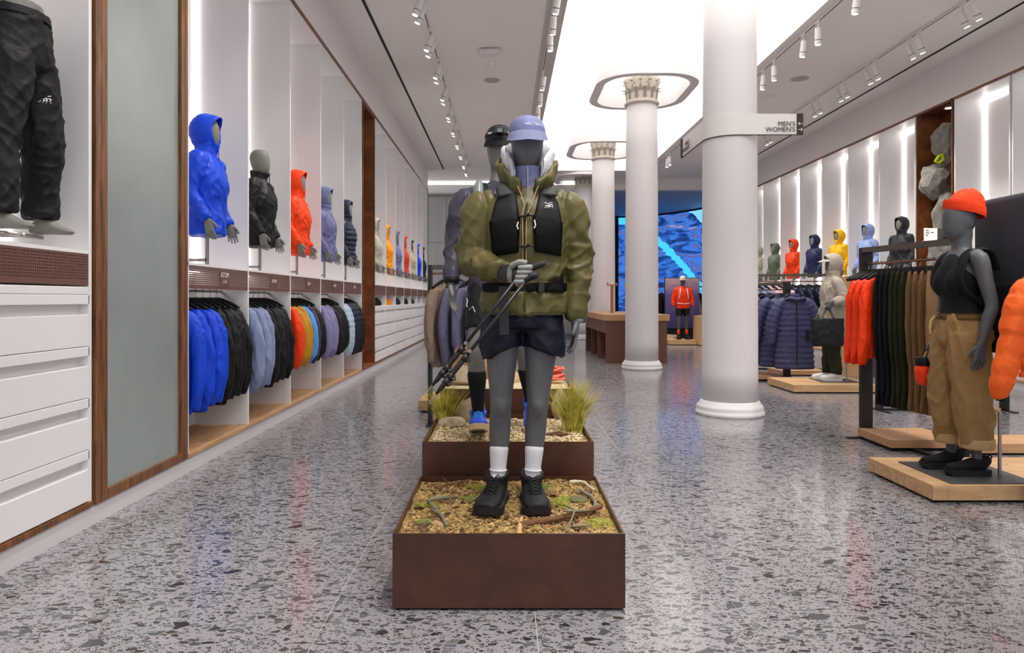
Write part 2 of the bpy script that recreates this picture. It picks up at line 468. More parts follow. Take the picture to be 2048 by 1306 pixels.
# directional sign wrapped round the first column
def ribbon(path, z0, z1, th):
    bm = bmesh.new(); k = len(path); rows = []
    for i, p in enumerate(path):
        a = Vector(path[max(i - 1, 0)]); b_ = Vector(path[min(i + 1, k - 1)]); t = (b_ - a).normalized(); n_ = Vector((-t.y, t.x))
        q = Vector(p) + n_ * th
        rows.append([bm.verts.new((p[0], p[1], z0)), bm.verts.new((p[0], p[1], z1)), bm.verts.new((q.x, q.y, z1)), bm.verts.new((q.x, q.y, z0))])
    for a, b_ in zip(rows, rows[1:]):
        for j in range(4): bm.faces.new((a[j], a[(j + 1) % 4], b_[(j + 1) % 4], b_[j]))
    bm.faces.new(rows[0]); bm.faces.new(rows[-1][::-1])
    bmesh.ops.recalc_face_normals(bm, faces=bm.faces)
    return bm
cy = COLY[0]; rc = .318
arc = [(COLX + rc * math.cos(a), cy + rc * math.sin(a)) for a in [(-PI / 2) - PI / 2 * i / 12 for i in range(13)]]
path = [(3.31, cy - rc), (2.9, cy - rc)] + arc + [(COLX - rc, cy + .5), (COLX - rc, cy + .95)]
z0s, z1s = 3.165, 3.395
sg = thing('direction_sign', "white wayfinding band reading MEN'S and WOMEN'S wrapped around the near column", 'sign', (COLX, cy - rc, z0s))
def rel(o, root):
    o.location = -root.location; return o
rel(obj('band', ribbon(path, z0s, z1s, -.012), M_LAMP, sg), sg)
rel(obj('lower_edge', ribbon([(x, y - .001) for x, y in path], z0s - .008, z0s, -.012), M_INK, sg), sg)
rel(obj('end_panel', B(3.245, 3.312, cy - rc - .016, cy - rc + .014, z0s - .008, z1s), M_INK, sg), sg)
rel(obj('end_panel', B(COLX - rc - .015, COLX - rc + .014, cy + .90, cy + .952, z0s - .008, z1s), M_INK, sg), sg)
def put_text(s, size, loc, rot, m, parent, nm='lettering', align='RIGHT'):
    o = obj(nm, text_mesh(s, size, .0012, align), m, parent)
    o.location = Vector(loc) - (parent.location if parent is not None else Vector()); o.rotation_euler = rot; return o
yt = cy - rc - .0145
put_text("MEN'S", .072, (3.225, yt, z0s + .092), (PI / 2, 0, 0), M_INK, sg)
put_text("WOMEN'S", .072, (3.225, yt, z0s + .028), (PI / 2, 0, 0), M_INK, sg)
def arrow(d, z):
    bm = bmesh.new(); x = 3.279
    tube(bm, [(x - .024, 0, z), (x + .024, 0, z)], .0035, 6)
    tip = x + d * .024
    tube(bm, [(tip - d * .017, 0, z + .017), (tip, 0, z), (tip - d * .017, 0, z - .017)], .0035, 6)
    o = rel(obj('arrow', bm, M_WPRINT, sg), sg); o.location.y += cy - rc - .0175
arrow(-1, z0s + .115); arrow(1, z0s + .05)
put_text("WOMEN'S", .072, (COLX - rc - .0145, cy + .52, z0s + .028), (PI / 2, 0, -PI / 2), M_INK, sg, align='RIGHT')
put_text("MEN'S", .072, (COLX - rc - .0145, cy + .52, z0s + .092), (PI / 2, 0, -PI / 2), M_INK, sg, align='RIGHT')

# ---------------------------------------------------------------- track lights
hd = bmesh.new(); lathe(hd, [(.042, -.12), (.045, -.11), (.045, .10), (.04, .115)], 20)
ME_HEAD = bpy.data.meshes.new('lamp_head'); hd.to_mesh(ME_HEAD); hd.free()
hb = bmesh.new(); lathe(hb, [(.0462, -.055), (.0462, -.047)], 20); ME_HRING = bpy.data.meshes.new('lamp_ring'); hb.to_mesh(ME_HRING); hb.free()
hl = bmesh.new(); lathe(hl, [(.034, -.124), (.034, -.121)], 16); ME_HLENS = bpy.data.meshes.new('lamp_lens'); hl.to_mesh(ME_HLENS); hl.free()
hs = bmesh.new(); box(hs, -.018, .018, -.06, .06, -.02, 0); tube(hs, [(0, 0, -.015), (0, 0, -.13)], .008, 8)
ME_HSTEM = bpy.data.meshes.new('stem'); hs.to_mesh(ME_HSTEM); hs.free()
ld = bpy.data.lights.new('track_spot', 'SPOT'); ld.energy = SPOT * 4; ld.spot_size = math.radians(58); ld.spot_blend = .7; ld.shadow_soft_size = .05; ld.color = (1, .955, .90)
def track(x, name_where, heads, aim, light_every=1, y0=-2.5, y1=21.5):
    tr = thing('light_track', 'white surface light track running along the ceiling ' + name_where, 'light track', (x, y0, ZC))
    o = obj('rail', B(-.02, .02, 0, y1 - y0, -.03, 0), M_LAMP, tr)
    o = obj('rail_slot', B(-.006, .006, .01, y1 - y0 - .01, -.032, -.029), M_SLOT, tr)
    for i, y in enumerate(heads):
        t = thing('track_spotlight', 'white spotlight with black ring on the track ' + name_where, 'spotlight', (x, y, ZC - .03), 0, 'spotlights ' + name_where)
        sub(t, ME_HSTEM, 'stem', M_LAMP)
        tx, ty = aim[i % len(aim)]
        e = (ty, -tx, 0)
        h_ = sub(t, ME_HEAD, 'lamp_head', M_LAMP, (0, 0, -.21), e)
        sub(h_, ME_HRING, 'ring', M_SLOT); sub(h_, ME_HLENS, 'lens', M_LENS)
        if i % light_every == 0:
            l = bpy.data.objects.new('spot_light', ld); C.objects.link(l); l.parent = h_; l.location = (0, 0, -.14)
pairs = lambda ys: [y + d for y in ys for d in (-.13, .13)]
# aim: tilt (towards +x, towards +y) in radians; negative x tilts the beam to the left wall
track(-1.13, 'in front of the left display wall', pairs([1.4, 2.7, 4.0, 5.3, 6.6, 7.9, 9.2, 10.5, 11.8, 13.1, 14.4, 15.7, 17.0, 18.3, 19.6, 20.8]), [(-.36, .0), (-.42, .08)], 2)
track(.66, 'on the left edge of the glowing field', [1.0, 1.6, 2.2, 3.4, 6.2, 7.4, 9.0, 9.7, 10.35, 12.3, 13.3, 14.2, 16.5, 17.6, 19.5], [(-.14, .58), (-.15, .47), (-.13, .34), (-.12, .1), (-.1, .3), (.05, .2)] + [(-.15, .25), (-.05, .3), (0, .1)] * 3, 1)
track(4.51, 'on the right edge of the glowing field', [2.4, 3.0, 4.2, 5.0, 6.4, 9.0, 10.1, 10.6, 11.75, 12.25, 14.6, 17.6, 19.2, 19.5], [(-.33, .55), (-.33, .46), (-.2, .2), (-.1, .2), (-.1, .2)] + [(-.05, .2), (.05, .15)] * 5, 1)
track(6.2, 'in front of the right display wall', pairs([4.1, 5.4, 6.7, 8.0, 9.35, 10.6, 11.85, 12.9, 14.0, 15.3, 16.6, 17.9, 19.2, 20.5]), [(.38, .05), (.44, .0)], 2)

# ceiling devices
def disc(x, y, r, nm, label, cat, h=.008, m=M_CEIL):
    bm = bmesh.new(); lathe(bm, [(r * .96, -h), (r, -h * .6), (r, 0)], 24)
    o = obj(nm, bm, m); o.location = (x, y, ZC); return tag(o, label, cat)
M_DEV = mat('device_grey', '#B5AFAD', .7)
disc(-.25, 12.9, .15, 'ceiling_speaker', 'round grille speaker set flush in the ceiling left of the glowing field', 'speaker', m=M_DEV)
disc(5.38, 12.8, .16, 'ceiling_speaker', 'round grille speaker set flush in the ceiling right of the glowing field', 'speaker', m=M_DEV)
disc(-.27, 11.95, .04, 'sprinkler_head', 'small white sprinkler head between the ceiling speaker and the detector box', 'sprinkler', .05)
disc(5.2, 13.9, .13, 'smoke_detector', 'round white detector beyond the speaker on the right ceiling', 'detector', .03, M_LAMP)
disc(6.0, 10.0, .05, 'sprinkler_head', 'small white sprinkler disc on the right ceiling between the two tracks', 'sprinkler', .02)
dv = thing('ceiling_detector', 'white beam detector box hanging from the ceiling left of the glowing field', 'detector', (-.26, 11.3, ZC))
obj('housing', B(-.16, .16, -.12, .12, -.10, -.02, bev=.03), M_LAMP, dv)
obj('mount', B(-.06, .06, -.05, .05, -.03, 0), M_LAMP, dv)
tag(obj('access_panel', B(-.45, .0, 15.4, 15.85, ZC - .006, ZC + .01), M_CEIL), 'flat square access panel in the ceiling behind the speaker', 'access panel')

# ---------------------------------------------------------------- display bays
def perforated(nm, colr, nx, nz):
    m = mat(nm, colr, .5)
    nt = m.node_tree; b = nt.nodes['Principled BSDF']; L = nt.links.new
    tc = nt.nodes.new('ShaderNodeTexCoord'); sp = nt.nodes.new('ShaderNodeSeparateXYZ'); L(tc.outputs['Object'], sp.inputs[0])
    def rep(out, k, half):
        a = nt.nodes.new('ShaderNodeMath'); a.operation = 'MULTIPLY'; L(out, a.inputs[0]); a.inputs[1].default_value = k
        f = nt.nodes.new('ShaderNodeMath'); f.operation = 'FRACT'; L(a.outputs[0], f.inputs[0])
        l = nt.nodes.new('ShaderNodeMath'); l.operation = 'LESS_THAN'; L(f.outputs[0], l.inputs[0]); l.inputs[1].default_value = half
        return l.outputs[0]
    def gate(out, lo, hi):
        a = nt.nodes.new('ShaderNodeMath'); a.operation = 'GREATER_THAN'; L(out, a.inputs[0]); a.inputs[1].default_value = lo
        c = nt.nodes.new('ShaderNodeMath'); c.operation = 'LESS_THAN'; L(out, c.inputs[0]); c.inputs[1].default_value = hi
        mu = nt.nodes.new('ShaderNodeMath'); mu.operation = 'MULTIPLY'; L(a.outputs[0], mu.inputs[0]); L(c.outputs[0], mu.inputs[1]); return mu.outputs[0]
    cur = None
    for q in (rep(sp.outputs[1], nx, .55), rep(sp.outputs[2], nz, .5), gate(sp.outputs[2], .025, .175)):
        if cur is None: cur = q; continue
        mu = nt.nodes.new('ShaderNodeMath'); mu.operation = 'MULTIPLY'; L(cur, mu.inputs[0]); L(q, mu.inputs[1]); cur = mu.outputs[0]
    iv = nt.nodes.new('ShaderNodeMath'); iv.operation = 'SUBTRACT'; iv.inputs[0].default_value = 1; L(cur, iv.inputs[1])
    L(iv.outputs[0], b.inputs['Alpha'])
    return m
M_PERF = perforated('perforated_brown', '#6A473C', 62, 62)
M_PERF2 = M_PERF
def bay(side, y0, y1, kind, label, group, first=False, shelf=True, led_top=False, text=None):
    xf = XL if side < 0 else XR
    def X(d0, d1):
        a, b_ = xf + side * d0, xf + side * d1; return (a, b_) if a < b_ else (b_, a)
    r = thing('display_bay', label, 'display bay', (xf, y0, .115), 0, group)
    def P(nm, bm, m): return rel(obj(nm, bm, m, r), r)
    P('back_panel', B(*X(.50, .53), y0, y1 - .031, .15, ZT), M_WHITE)
    P('side_panel', B(*X(0, .53), y1 - .03, y1, .147, ZT), M_WHITE)
    if first: P('side_panel', B(*X(0, .53), y0, y0 + .03, .147, ZT), M_WHITE)
    P('top_panel', B(*X(0, .53), y0, y1 - .031, ZT - .03, ZT), M_WHITE)
    P('deck', B(*X(-.012, .53), y0, y1, .1155, .146), M_OAK if kind == 'hang' else M_FRAME)
    P('led_strip', B(*X(.475, .498), y1 - .058, y1 - .031, 1.63, ZT - .05), M_LEDM)
    if led_top: P('led_strip', B(*X(.475, .498), y0 + .05, y1 - .05, ZT - .09, ZT - .065), M_LEDM)
    if shelf:
        P('shelf', B(*X(.0, .50), y0 + .002, y1 - .031, 1.592, 1.612), M_WHITE)
        f = obj('fascia', B(-.003, .003, .018, y1 - y0 - .018, 0, .20), M_PERF, r, ); f.location = (side * .004, 0, 1.41 - .115)
        if kind == 'hang':
            P('under_light', B(*X(.44, .49), y0 + .06, y1 - .06, 1.575, 1.591), M_LEDM)
    if text:
        pl = obj('label_plate', B(-.002, .002, -.105, .105, 0, .125), M_BROWN, r); pl.location = (-side * .003, (y1 - y0) * .55, 1.41 - .115 + .035)
        for s_, sz, zz in text:
            o = obj('lettering', text_mesh(s_, sz, .0006, 'CENTER'), M_WPRINT, pl)
            o.rotation_euler = (PI / 2, 0, PI / 2 if side < 0 else -PI / 2); o.location = (-side * .003, 0, zz)
    if kind == 'hang':
        bm = bmesh.new(); tube(bm, [(xf + side * .25, y0 + .016, 1.40), (xf + side * .25, y1 - .016, 1.40)], .012, 10)
        P('hang_rod', bm, M_STEEL)
    if kind in ('drawers', 'drawers_near'):
        zc_ = 1.40 if kind == 'drawers_near' else 1.20
        n_ = 4
        P('counter', B(*X(.0, .50), y0 + .002, y1 - .031, zc_ - .045, zc_, bev=.004), M_WHITE)
        hgt = (zc_ - .045 - .15) / n_
        for k in range(n_):
            za = .15 + k * hgt
            d = P('drawer', B(*X(.0, .48), y0 + .03, y1 - .03, za + .002, za + hgt * .62, bev=.003), M_WHITE)
            P('drawer_recess', B(*X(.055, .48), y0 + .03, y1 - .03, za + hgt * .62 + .0005, za + hgt * .81), M_WHITE)
            P('drawer_lip', B(*X(.0, .48), y0 + .02, y1 - .02, za + hgt * .81 + .001, za + hgt - .001, bev=.003), M_WHITE)
    return r
BL = [5.34, 6.63, 7.92, 9.22, 10.53, 11.84]
desc = ['holding royal blue and black jackets next to the frosted glass panel', 'holding slate blue and black jackets under a black-jacketed torso', 'holding orange, mustard and sky blue jackets under an orange hooded torso',
        'holding lavender and black jackets under a lavender hooded torso', 'holding pale blue and dark puffer jackets beside the rust niche']
txt = [[('ATOM', .062, .07), ('L-1D', .036, .022)]] + [[('ATOM', .05, .055)]] * 4
for i in range(5):
    bay(-1, BL[i], BL[i + 1], 'hang', 'tall white wall bay ' + desc[i], 'white hanging bays on the left wall', first=(i == 0), text=txt[i])
bay(-1, 2.84, 4.11, 'drawers_near', 'white wall bay of four drawers under a pair of black trouser legs', 'drawer bays', first=True)
lowc = ['beige', 'amber', 'slate', 'red', 'dark brown and cream', 'bright blue', 'charcoal']
for k in range(7):
    ya = 13.0 + k * 1.262
    bay(-1, ya, ya + 1.262, 'drawers', 'far white bay of drawers under the torso in a %s hooded jacket' % lowc[k], 'drawer bays', first=(k == 0))
rcol = ['charcoal', 'light blue', 'yellow', 'navy', 'orange', 'olive green', 'beige']
for k in range(7):
    ya = 12.80 + k * 1.262
    bay(1, ya, ya + 1.262, 'hang', 'glowing white bay behind the torso in a %s hooded shell' % rcol[k], 'lit bays on the right wall', first=(k == 0), led_top=True)
bay(1, 10.40, 11.70, 'hang', 'glowing white bay between the rock niche and the large grey crash pad', 'lit bays on the right wall', first=True, led_top=True)
bay(1, 9.10, 10.37, 'hang', 'glowing white bay behind the crash pad farther from the rock niche', 'lit bays on the right wall', led_top=True)
bay(1, 7.8, 9.07, 'hang', 'glowing white bay at the near end of the right wall', 'lit bays on the right wall', first=True, led_top=True)

# frosted glass panel with walnut frame
M_FROST = mat('frosted_glass', '#8E9794', .32, var=.12, vscale=1.1, spec=.6)
fp = thing('frosted_panel', 'tall grey frosted glass panel in a walnut frame between drawers and blue jackets', 'glass panel', (XL, 4.13, .115))
rel(obj('glass', B(XL - .03, XL - .012, 4.25, 5.22, .17, ZT), M_FROST, fp), fp)
rel(obj('backing', B(XL - .5, XL - .03, 4.15, 5.3, .15, ZT), M_WHITE, fp), fp)
for (ya, yb) in ((4.13, 4.185), (4.19, 4.25), (5.22, 5.275), (5.28, 5.325)):
    rel(obj('stile', B(XL - .06, XL + .014, ya, yb, .116, ZT), M_FRAME, fp), fp)
rel(obj('bottom_rail', B(XL - .06, XL + .014, 4.25, 5.22, .116, .175), M_FRAME, fp), fp)
# niches
def niche(side, y0, y1, label):
    xf = XL if side < 0 else XR
    def X(d0, d1):
        a, b_ = xf + side * d0, xf + side * d1; return (a, b_) if a < b_ else (b_, a)
    r = thing('wall_niche', label, 'niche', (xf, y0, .115))
    for nm, bm, m in (('back_panel', B(*X(.5, .53), y0 + .03, y1 - .03, .15, ZT), M_NICHE), ('side_panel', B(*X(-.012, .53), y0, y0 + .03, .116, ZT), M_FRAME),
                      ('side_panel', B(*X(.02, .53), y1 - .03, y1, .116, ZT), M_NICHE), ('edge_trim', B(*X(-.012, .019), y1 - .03, y1, .116, ZT), M_FRAME), ('deck', B(*X(-.012, .5), y0 + .031, y1 - .031, .116, .15), M_NICHE),
                      ('top_panel', B(*X(0, .5), y0 + .031, y1 - .031, ZT - .03, ZT), M_NICHE)):
        rel(obj(nm, bm, m, r), r)
    bm = bmesh.new(); lathe(bm, [(.05, ZT - .036), (.05, ZT - .031)], 16, (xf + side * .25, (y0 + y1) / 2)); rel(obj('downlight', bm, M_LENS, r), r)
    return r
niche(-1, 11.87, 12.97, 'tall rust brown wooden niche in the left wall between hanging bays and drawers')
niche(1, 11.73, 12.77, 'tall rust brown wooden niche in the right wall holding climbing rocks')
# ================================================================ FIGURES AND GARMENTS
V = Vector
def hand(bm, wr, d, pn, s=1., thumb=1, curl=.35, spread=.1):
    """wrist point, finger direction, palm normal; thumb=+1/-1 side"""
    d = V(d).normalized(); pn = (V(pn) - d * V(pn).dot(d)).normalized(); sd = d.cross(pn) * thumb; wr = V(wr)
    def at(a, b, c=0.): return wr + d * a * s + sd * b * s + pn * c * s
    loft(bm, [(*at(-.015, 0), .026 * s, .02 * s), (*at(.02, .002), .034 * s, .019 * s), (*at(.06, .002), .041 * s, .015 * s), (*at(.095, 0), .039 * s, .012 * s), (*at(.102, 0), .03 * s, .008 * s)], ref=sd, n=12, sub_=3)
    for i, (b, ln) in enumerate(((.030, .068), (.0105, .08), (-.0095, .075), (-.029, .058))):
        p = at(.088, b); dr = (d + sd * spread * (b / .03)).normalized(); pts = []; a = 0
        for k in range(4):
            pts.append((*p, .0095 * s * (1 - .1 * k), .0095 * s * (1 - .1 * k)))
            a = curl * (k + .6) * (1 + .18 * i)
            p = p + (dr * math.cos(a) + pn * math.sin(a)) * ln * s * (.42, .33, .27, 0)[k]
        loft(bm, pts, ref=sd, n=8, sub_=3)
    p = at(.015, .026); q = at(.05, .052, .012); e = at(.082, .058, .022)
    loft(bm, [(*p, .014 * s, .014 * s), (*q, .0115 * s, .0115 * s), (*e, .009 * s, .009 * s)], ref=pn, n=8, sub_=3)
    return bm
def head(bm, x=0., y=0., z=1.62, s=1., lean=0.):
    """faceless egg head whose chin is at z"""
    loft(bm, [(x, y + .015, z - .12, .058 * s, .06 * s), (x, y + .012, z - .05, .054 * s, .058 * s), (x, y + .008, z + .0, .058 * s, .07 * s),
              (x, y - .012, z + .035, .066 * s, .088 * s), (x, y - .006, z + .09, .076 * s, .1 * s), (x, y + .004, z + .15, .078 * s, .102 * s),
              (x, y + .012, z + .20, .066 * s, .086 * s), (x, y + .016, z + .228, .036 * s, .05 * s), (x, y + .016, z + .234, .01 * s, .014 * s)], n=20, sub_=4)
    loft(bm, [(x, y - .045, z - .004, .03 * s, .03 * s), (x, y - .058, z + .03, .042 * s, .034 * s), (x, y - .05, z + .09, .048 * s, .044 * s), (x, y - .035, z + .14, .045 * s, .04 * s)], n=14, sub_=3)
def limb(bm, pts, n=14):
    loft(bm, [p if len(p) == 5 else (*p, p[3]) for p in pts], n=n, sub_=5)
HIP, CH = .93, 1.30
def trunk(bm, x=0.):
    loft(bm, [(x, 0, .86, .12, .09), (x, .005, .93, .17, .112), (x, 0, 1.0, .165, .108), (x, -.005, 1.12, .138, .098), (x, -.012, 1.28, .165, .122), (x, -.005, 1.40, .17, .112), (x, .006, 1.47, .13, .08), (x, .014, 1.52, .066, .062)], n=20)
def arm_pts(side, sh, el, wr, k=1.):
    sh, el, wr = V(sh), V(el), V(wr)
    m1, m2 = sh.lerp(el, .5), el.lerp(wr, .35)
    inn = V((-side * .05, 0, .02))
    return [(*(sh + inn), .05 * k), (*sh, .056 * k), (*m1, .047 * k), (*el, .039 * k), (*m2, .041 * k), (*el.lerp(wr, .75), .031 * k), (*wr, .025 * k)]
def leg_pts(hip, kn, an, k=1.):
    hip, kn, an = V(hip), V(kn), V(an)
    back = V((0, .018, 0))
    return [(*hip, .088 * k), (*hip.lerp(kn, .35), .082 * k), (*hip.lerp(kn, .75), .063 * k), (*kn, .052 * k), (*(kn.lerp(an, .25) + back), .053 * k), (*(kn.lerp(an, .45) + back), .05 * k), (*kn.lerp(an, .75), .036 * k), (*an, .032 * k)]
def bare_foot(bm, an, fd=(0, -1, 0), drop=.085):
    an = V(an); fd = V(fd); b = an + V((0, 0, -drop))
    loft(bm, [(*(b - fd * .06 + V((0, 0, .03))), .022, .025), (*(b - fd * .03 + V((0, 0, .035))), .032, .035), (*(b + fd * .04 + V((0, 0, .045))), .038, .044), (*(b + fd * .10 + V((0, 0, .028))), .043, .028), (*(b + fd * .155 + V((0, 0, .018))), .040, .018), (*(b + fd * .18 + V((0, 0, .014))), .026, .012)], ref=V((0, 0, 1)).cross(fd), n=14)
def hood_mesh(c, r, a0=52., up=.0, brim=.045, n=40, m=22, seed=0., baf=0, th=.008, chin=0.):
    """open shell round the head, polar axis pointing out of the face"""
    bm = bmesh.new(); c = V(c); ax = V((0, -1, up)).normalized(); sx = V((1, 0, 0)); uz = sx.cross(ax) * -1
    uz = V((0, 0, 1)) - ax * ax.z; uz.normalize(); rows = []
    for i in range(m):
        a = math.radians(a0 + (178 - a0) * i / (m - 1)); row = []
        for j in range(n):
            t = 2 * PI * j / n
            d = ax * math.cos(a) + (sx * math.cos(t) + uz * math.sin(t)) * math.sin(a)
            q = V((d.x * r[0], d.y * r[1], d.z * r[2]))
            wr = 1 + .035 * noise.noise(d * 5 + V((seed, 0, 0))) * 1.6
            if baf: wr *= 1 + .05 * (abs(math.sin(a * baf)) ** .6 - .6)
            p = c + q * wr
            f = max(0, 1 - i / 5) ** 1.5
            p.y -= brim * f * max(0, math.sin(t)) ** 1.5
            p.y -= chin * f * max(0, -math.sin(t))
            if d.z < -.35: p.z -= .05 * (-.35 - d.z)
            row.append(bm.verts.new(p))
        rows.append(row)
    for a, b in zip(rows, rows[1:]):
        for j in range(n): bm.faces.new((a[j], a[(j + 1) % n], b[(j + 1) % n], b[j]))
    bmesh.ops.recalc_face_normals(bm, faces=bm.faces)
    bmesh.ops.solidify(bm, geom=list(bm.faces), thickness=th)
    me = bpy.data.meshes.new('hood'); bm.to_mesh(me); bm.free()
    me.polygons.foreach_set('use_smooth', [True] * len(me.polygons)); return me
def zip_strip(pts, wd=.006):
    bm = bmesh.new(); tube(bm, pts, wd, 6); return bm

# ---- torso on the wall shelves, facing -Y, base of the stand at z=0
DZ = -.58
def shift(me, dz):
    for v in me.vertices: v.co.z += dz
    return me
ARM = {s: ((s * .19, .0, 1.455), (s * .255, .03, 1.17), (s * .235, -.10, .95)) for s in (-1, 1)}
def torso_body(vox=.011):
    bm = bmesh.new(); trunk(bm); head(bm)
    for s in (-1, 1): limb(bm, arm_pts(s, *ARM[s]))
    me = remesh(bm, vox, 3)
    hb_ = bmesh.new()
    for s in (-1, 1): hand(hb_, ARM[s][2], (s * .03, -.25, -1), (-s, -.25, 0), 1.05, thumb=-s if False else (1 if s < 0 else -1), curl=.28)
    return shift(join(me, hb_), DZ)
def jacket(vox=.011, kind='shell', seed=0., collar=1.64, hem=.84, hoodless=False):
    bm = bmesh.new()
    md = puff(.075, .14) if kind == 'puffer' else None
    k = 1.06 if kind == 'puffer' else 1.
    ct = [(0, 0, hem, .195, .14), (0, 0, hem + .03, .20, .145), (0, 0, 1.0, .20, .142), (0, -.005, 1.12, .19, .138), (0, -.012, 1.28, .212, .152), (0, -.004, 1.39, .212, .136), (0, .004, 1.47, .165, .1), (0, .01, 1.52, .105, .085), (0, .006, 1.57, .088, .088), (0, -.002, collar, .088, .098)]
    loft(bm, [(a, b, c, w_ * k, d * k) for a, b, c, w_, d in ct], n=28, sub_=12 if md else 5, mod=md)
    for s in (-1, 1):
        sh, el, wr = ARM[s]
        q = [(*(V(sh) + V((-s * .06, 0, .01))), .07 * k), (*sh, .078 * k), (*V(sh).lerp(V(el), .5), .071 * k), (*el, .062 * k), (*V(el).lerp(V(wr), .5), .055 * k), (*V(el).lerp(V(wr), .92), .044 * k), (*wr, .040 * k)]
        loft(bm, [(*a, a[3]) for a in q], n=18, sub_=12 if md else 5, mod=puff(.07, .13) if md else None)
    d = folds(.003, 7, 4, seed, .003) if kind == 'puffer' else folds(.0085, 6.5, 3.2, seed, .006)
    return shift(remesh(bm, vox, 1 if md else 3, disp=d), DZ)
ME_TB = torso_body()
ME_TBX = ME_TB
ME_J = [jacket(seed=1.), jacket(seed=9.)]
ME_JN = jacket(seed=5., collar=1.62)
ME_JP = jacket(kind='puffer', seed=3.)
HC = (0, .012, 1.735 + DZ)
ME_HOOD = hood_mesh(HC, (.112, .138, .152), 50, .02, .05, seed=1., chin=.015)
ME_HOODP = hood_mesh(HC, (.118, .14, .155), 50, .02, .04, seed=2., baf=7, chin=.015)
bm = bmesh.new()
box(bm, -.012, .012, -.012, .012, .0, .36); box(bm, -.012, .012, .0, .30, .04, .064); box(bm, -.012, .012, .27, .294, 0, .05)
ME_STAND = bpy.data.meshes.new('stand'); bm.to_mesh(ME_STAND); bm.free()
zb = bmesh.new(); tube(zb, [(0, -.146, .87 + DZ), (0, -.142, 1.0 + DZ), (0, -.146, 1.12 + DZ), (0, -.167, 1.28 + DZ), (0, -.142, 1.40 + DZ), (0, -.1, 1.49 + DZ), (0, -.098, 1.60 + DZ)], .0045, 6)
ME_ZIP = bpy.data.meshes.new('zipper'); zb.to_mesh(ME_ZIP); zb.free()
def torso(loc, rz, m, label, hooded=True, kind='shell', i=0, group=None, m2=None, facem=None):
    t = thing('torso_mannequin', label, 'mannequin', loc, rz, group)
    sub(t, ME_TB, 'body', facem or M_MANNW); sub(t, ME_STAND, 'stand', M_STEEL)
    me = ME_JP if kind == 'puffer' else (ME_J[i % 2] if hooded else ME_JN)
    j = sub(t, me, 'jacket', m)
    sub(j, ME_ZIP, 'zipper', m2 or m)
    if hooded: sub(j, ME_HOODP if kind == 'puffer' else ME_HOOD, 'hood', m2 or m)
    return t
F_BLUE = fab('royal_blue_shell', '#0F45D0', .45); F_BLK = fab('black_shell', '#100F12', .5); F_ORG = fab('orange_shell', '#EE4410', .5)
F_LAV = fab('lavender_shell', '#6A6E98', .5); F_NAVY = fab('navy_down', '#262B42', .45); F_BEI = fab('beige_shell', '#B5ADA0', .6)
F_AMB = fab('amber_shell', '#F09A1E', .5); F_SLA = fab('slate_shell', '#6B7399', .5); F_RED = fab('red_shell', '#CE4630', .5)
F_BRN = fab('dark_brown_shell', '#3C3734', .55); F_CHA = fab('charcoal_shell', '#2C2D33', .55); F_YEL = fab('yellow_shell', '#F5B90F', .5)
F_LBL = fab('light_blue_shell', '#8FA5D6', .5); F_DNV = fab('deep_navy_shell', '#262B52', .5); F_OLI = fab('olive_shell', '#66705A', .6); F_CRM = fab('cream_shell', '#B8AF98', .6)
ZS = 1.612
LT = [(F_BLUE, 'royal blue hooded torso mannequin on the shelf beside the frosted panel', True, 'shell'), (F_BLK, 'bareheaded torso mannequin in a black zipped jacket on the wall shelf', False, 'shell'),
      (F_ORG, 'torso mannequin in a plain orange hooded jacket next to the bareheaded black one', True, 'shell'), (F_LAV, 'torso mannequin in a lavender hooded jacket on the wall shelf', True, 'shell'), (F_NAVY, 'torso mannequin in a quilted navy hooded puffer on the wall shelf', True, 'puffer')]
for i, (m_, lb, hd_, kd) in enumerate(LT):
    torso((XL - .13, (BL[i] + BL[i + 1]) / 2 + .02, ZS), PI / 2, m_, lb, hd_, kd, i)
FT = [(F_BEI, 'beige'), (F_AMB, 'amber'), (F_SLA, 'slate blue'), (F_RED, 'brick red'), (F_BRN, 'dark brown and cream'), (F_BLUE, 'bright blue'), (F_CHA, 'charcoal')]
for k, (m_, nm) in enumerate(FT):
    if k == 4: torso((XL - .13, 13.63 + k * 1.262, ZS), PI / 2, F_CRM, 'torso mannequin with cream body and dark brown hood above the far drawers', True, 'shell', k, m2=F_BRN)
    else: torso((XL - .13, 13.63 + k * 1.262, ZS), PI / 2, m_, 'torso mannequin in a %s hooded jacket above the far drawers' % nm, True, 'shell', k)
RT = [(F_CHA, 'charcoal'), (F_LBL, 'light blue'), (F_YEL, 'yellow'), (F_DNV, 'navy'), (F_ORG, 'orange'), (F_OLI, 'olive green'), (F_BEI, 'beige')]
for k, (m_, nm) in enumerate(RT):
    torso((XR + .1, 13.43 + k * 1.262, ZS), -PI / 2 + .25, m_, 'torso mannequin in a %s hooded shell in the lit right wall bays' % nm, True, 'shell', k)

# ---- garments on hangers: hook centre at origin, shoulders along X
bm = bmesh.new()
hp = [(-.215, 0, -.155, .02, .018), (-.15, 0, -.118, .022, .02), (-.06, 0, -.082, .024, .017), (0, 0, -.07, .022, .014), (.06, 0, -.082, .024, .017), (.15, 0, -.118, .022, .02), (.215, 0, -.155, .02, .018)]
hp = [(a, b, c, d * .8, e * .62) for a, b, c, d, e in hp]
loft(bm, hp, ref=(0, 0, 1), n=10, sub_=3)
ME_HANG = bpy.data.meshes.new('hanger'); bm.to_mesh(ME_HANG); bm.free(); ME_HANG.polygons.foreach_set('use_smooth', [True] * len(ME_HANG.polygons))
bm = bmesh.new()
tube(bm, [(0, 0, -.07), (0, 0, -.035)] + [(.0 + .017 * math.sin(a), 0, -.0 - .017 * math.cos(a) + .0) for a in [.0 + .3 * i for i in range(1, 13)]], .0028, 6)
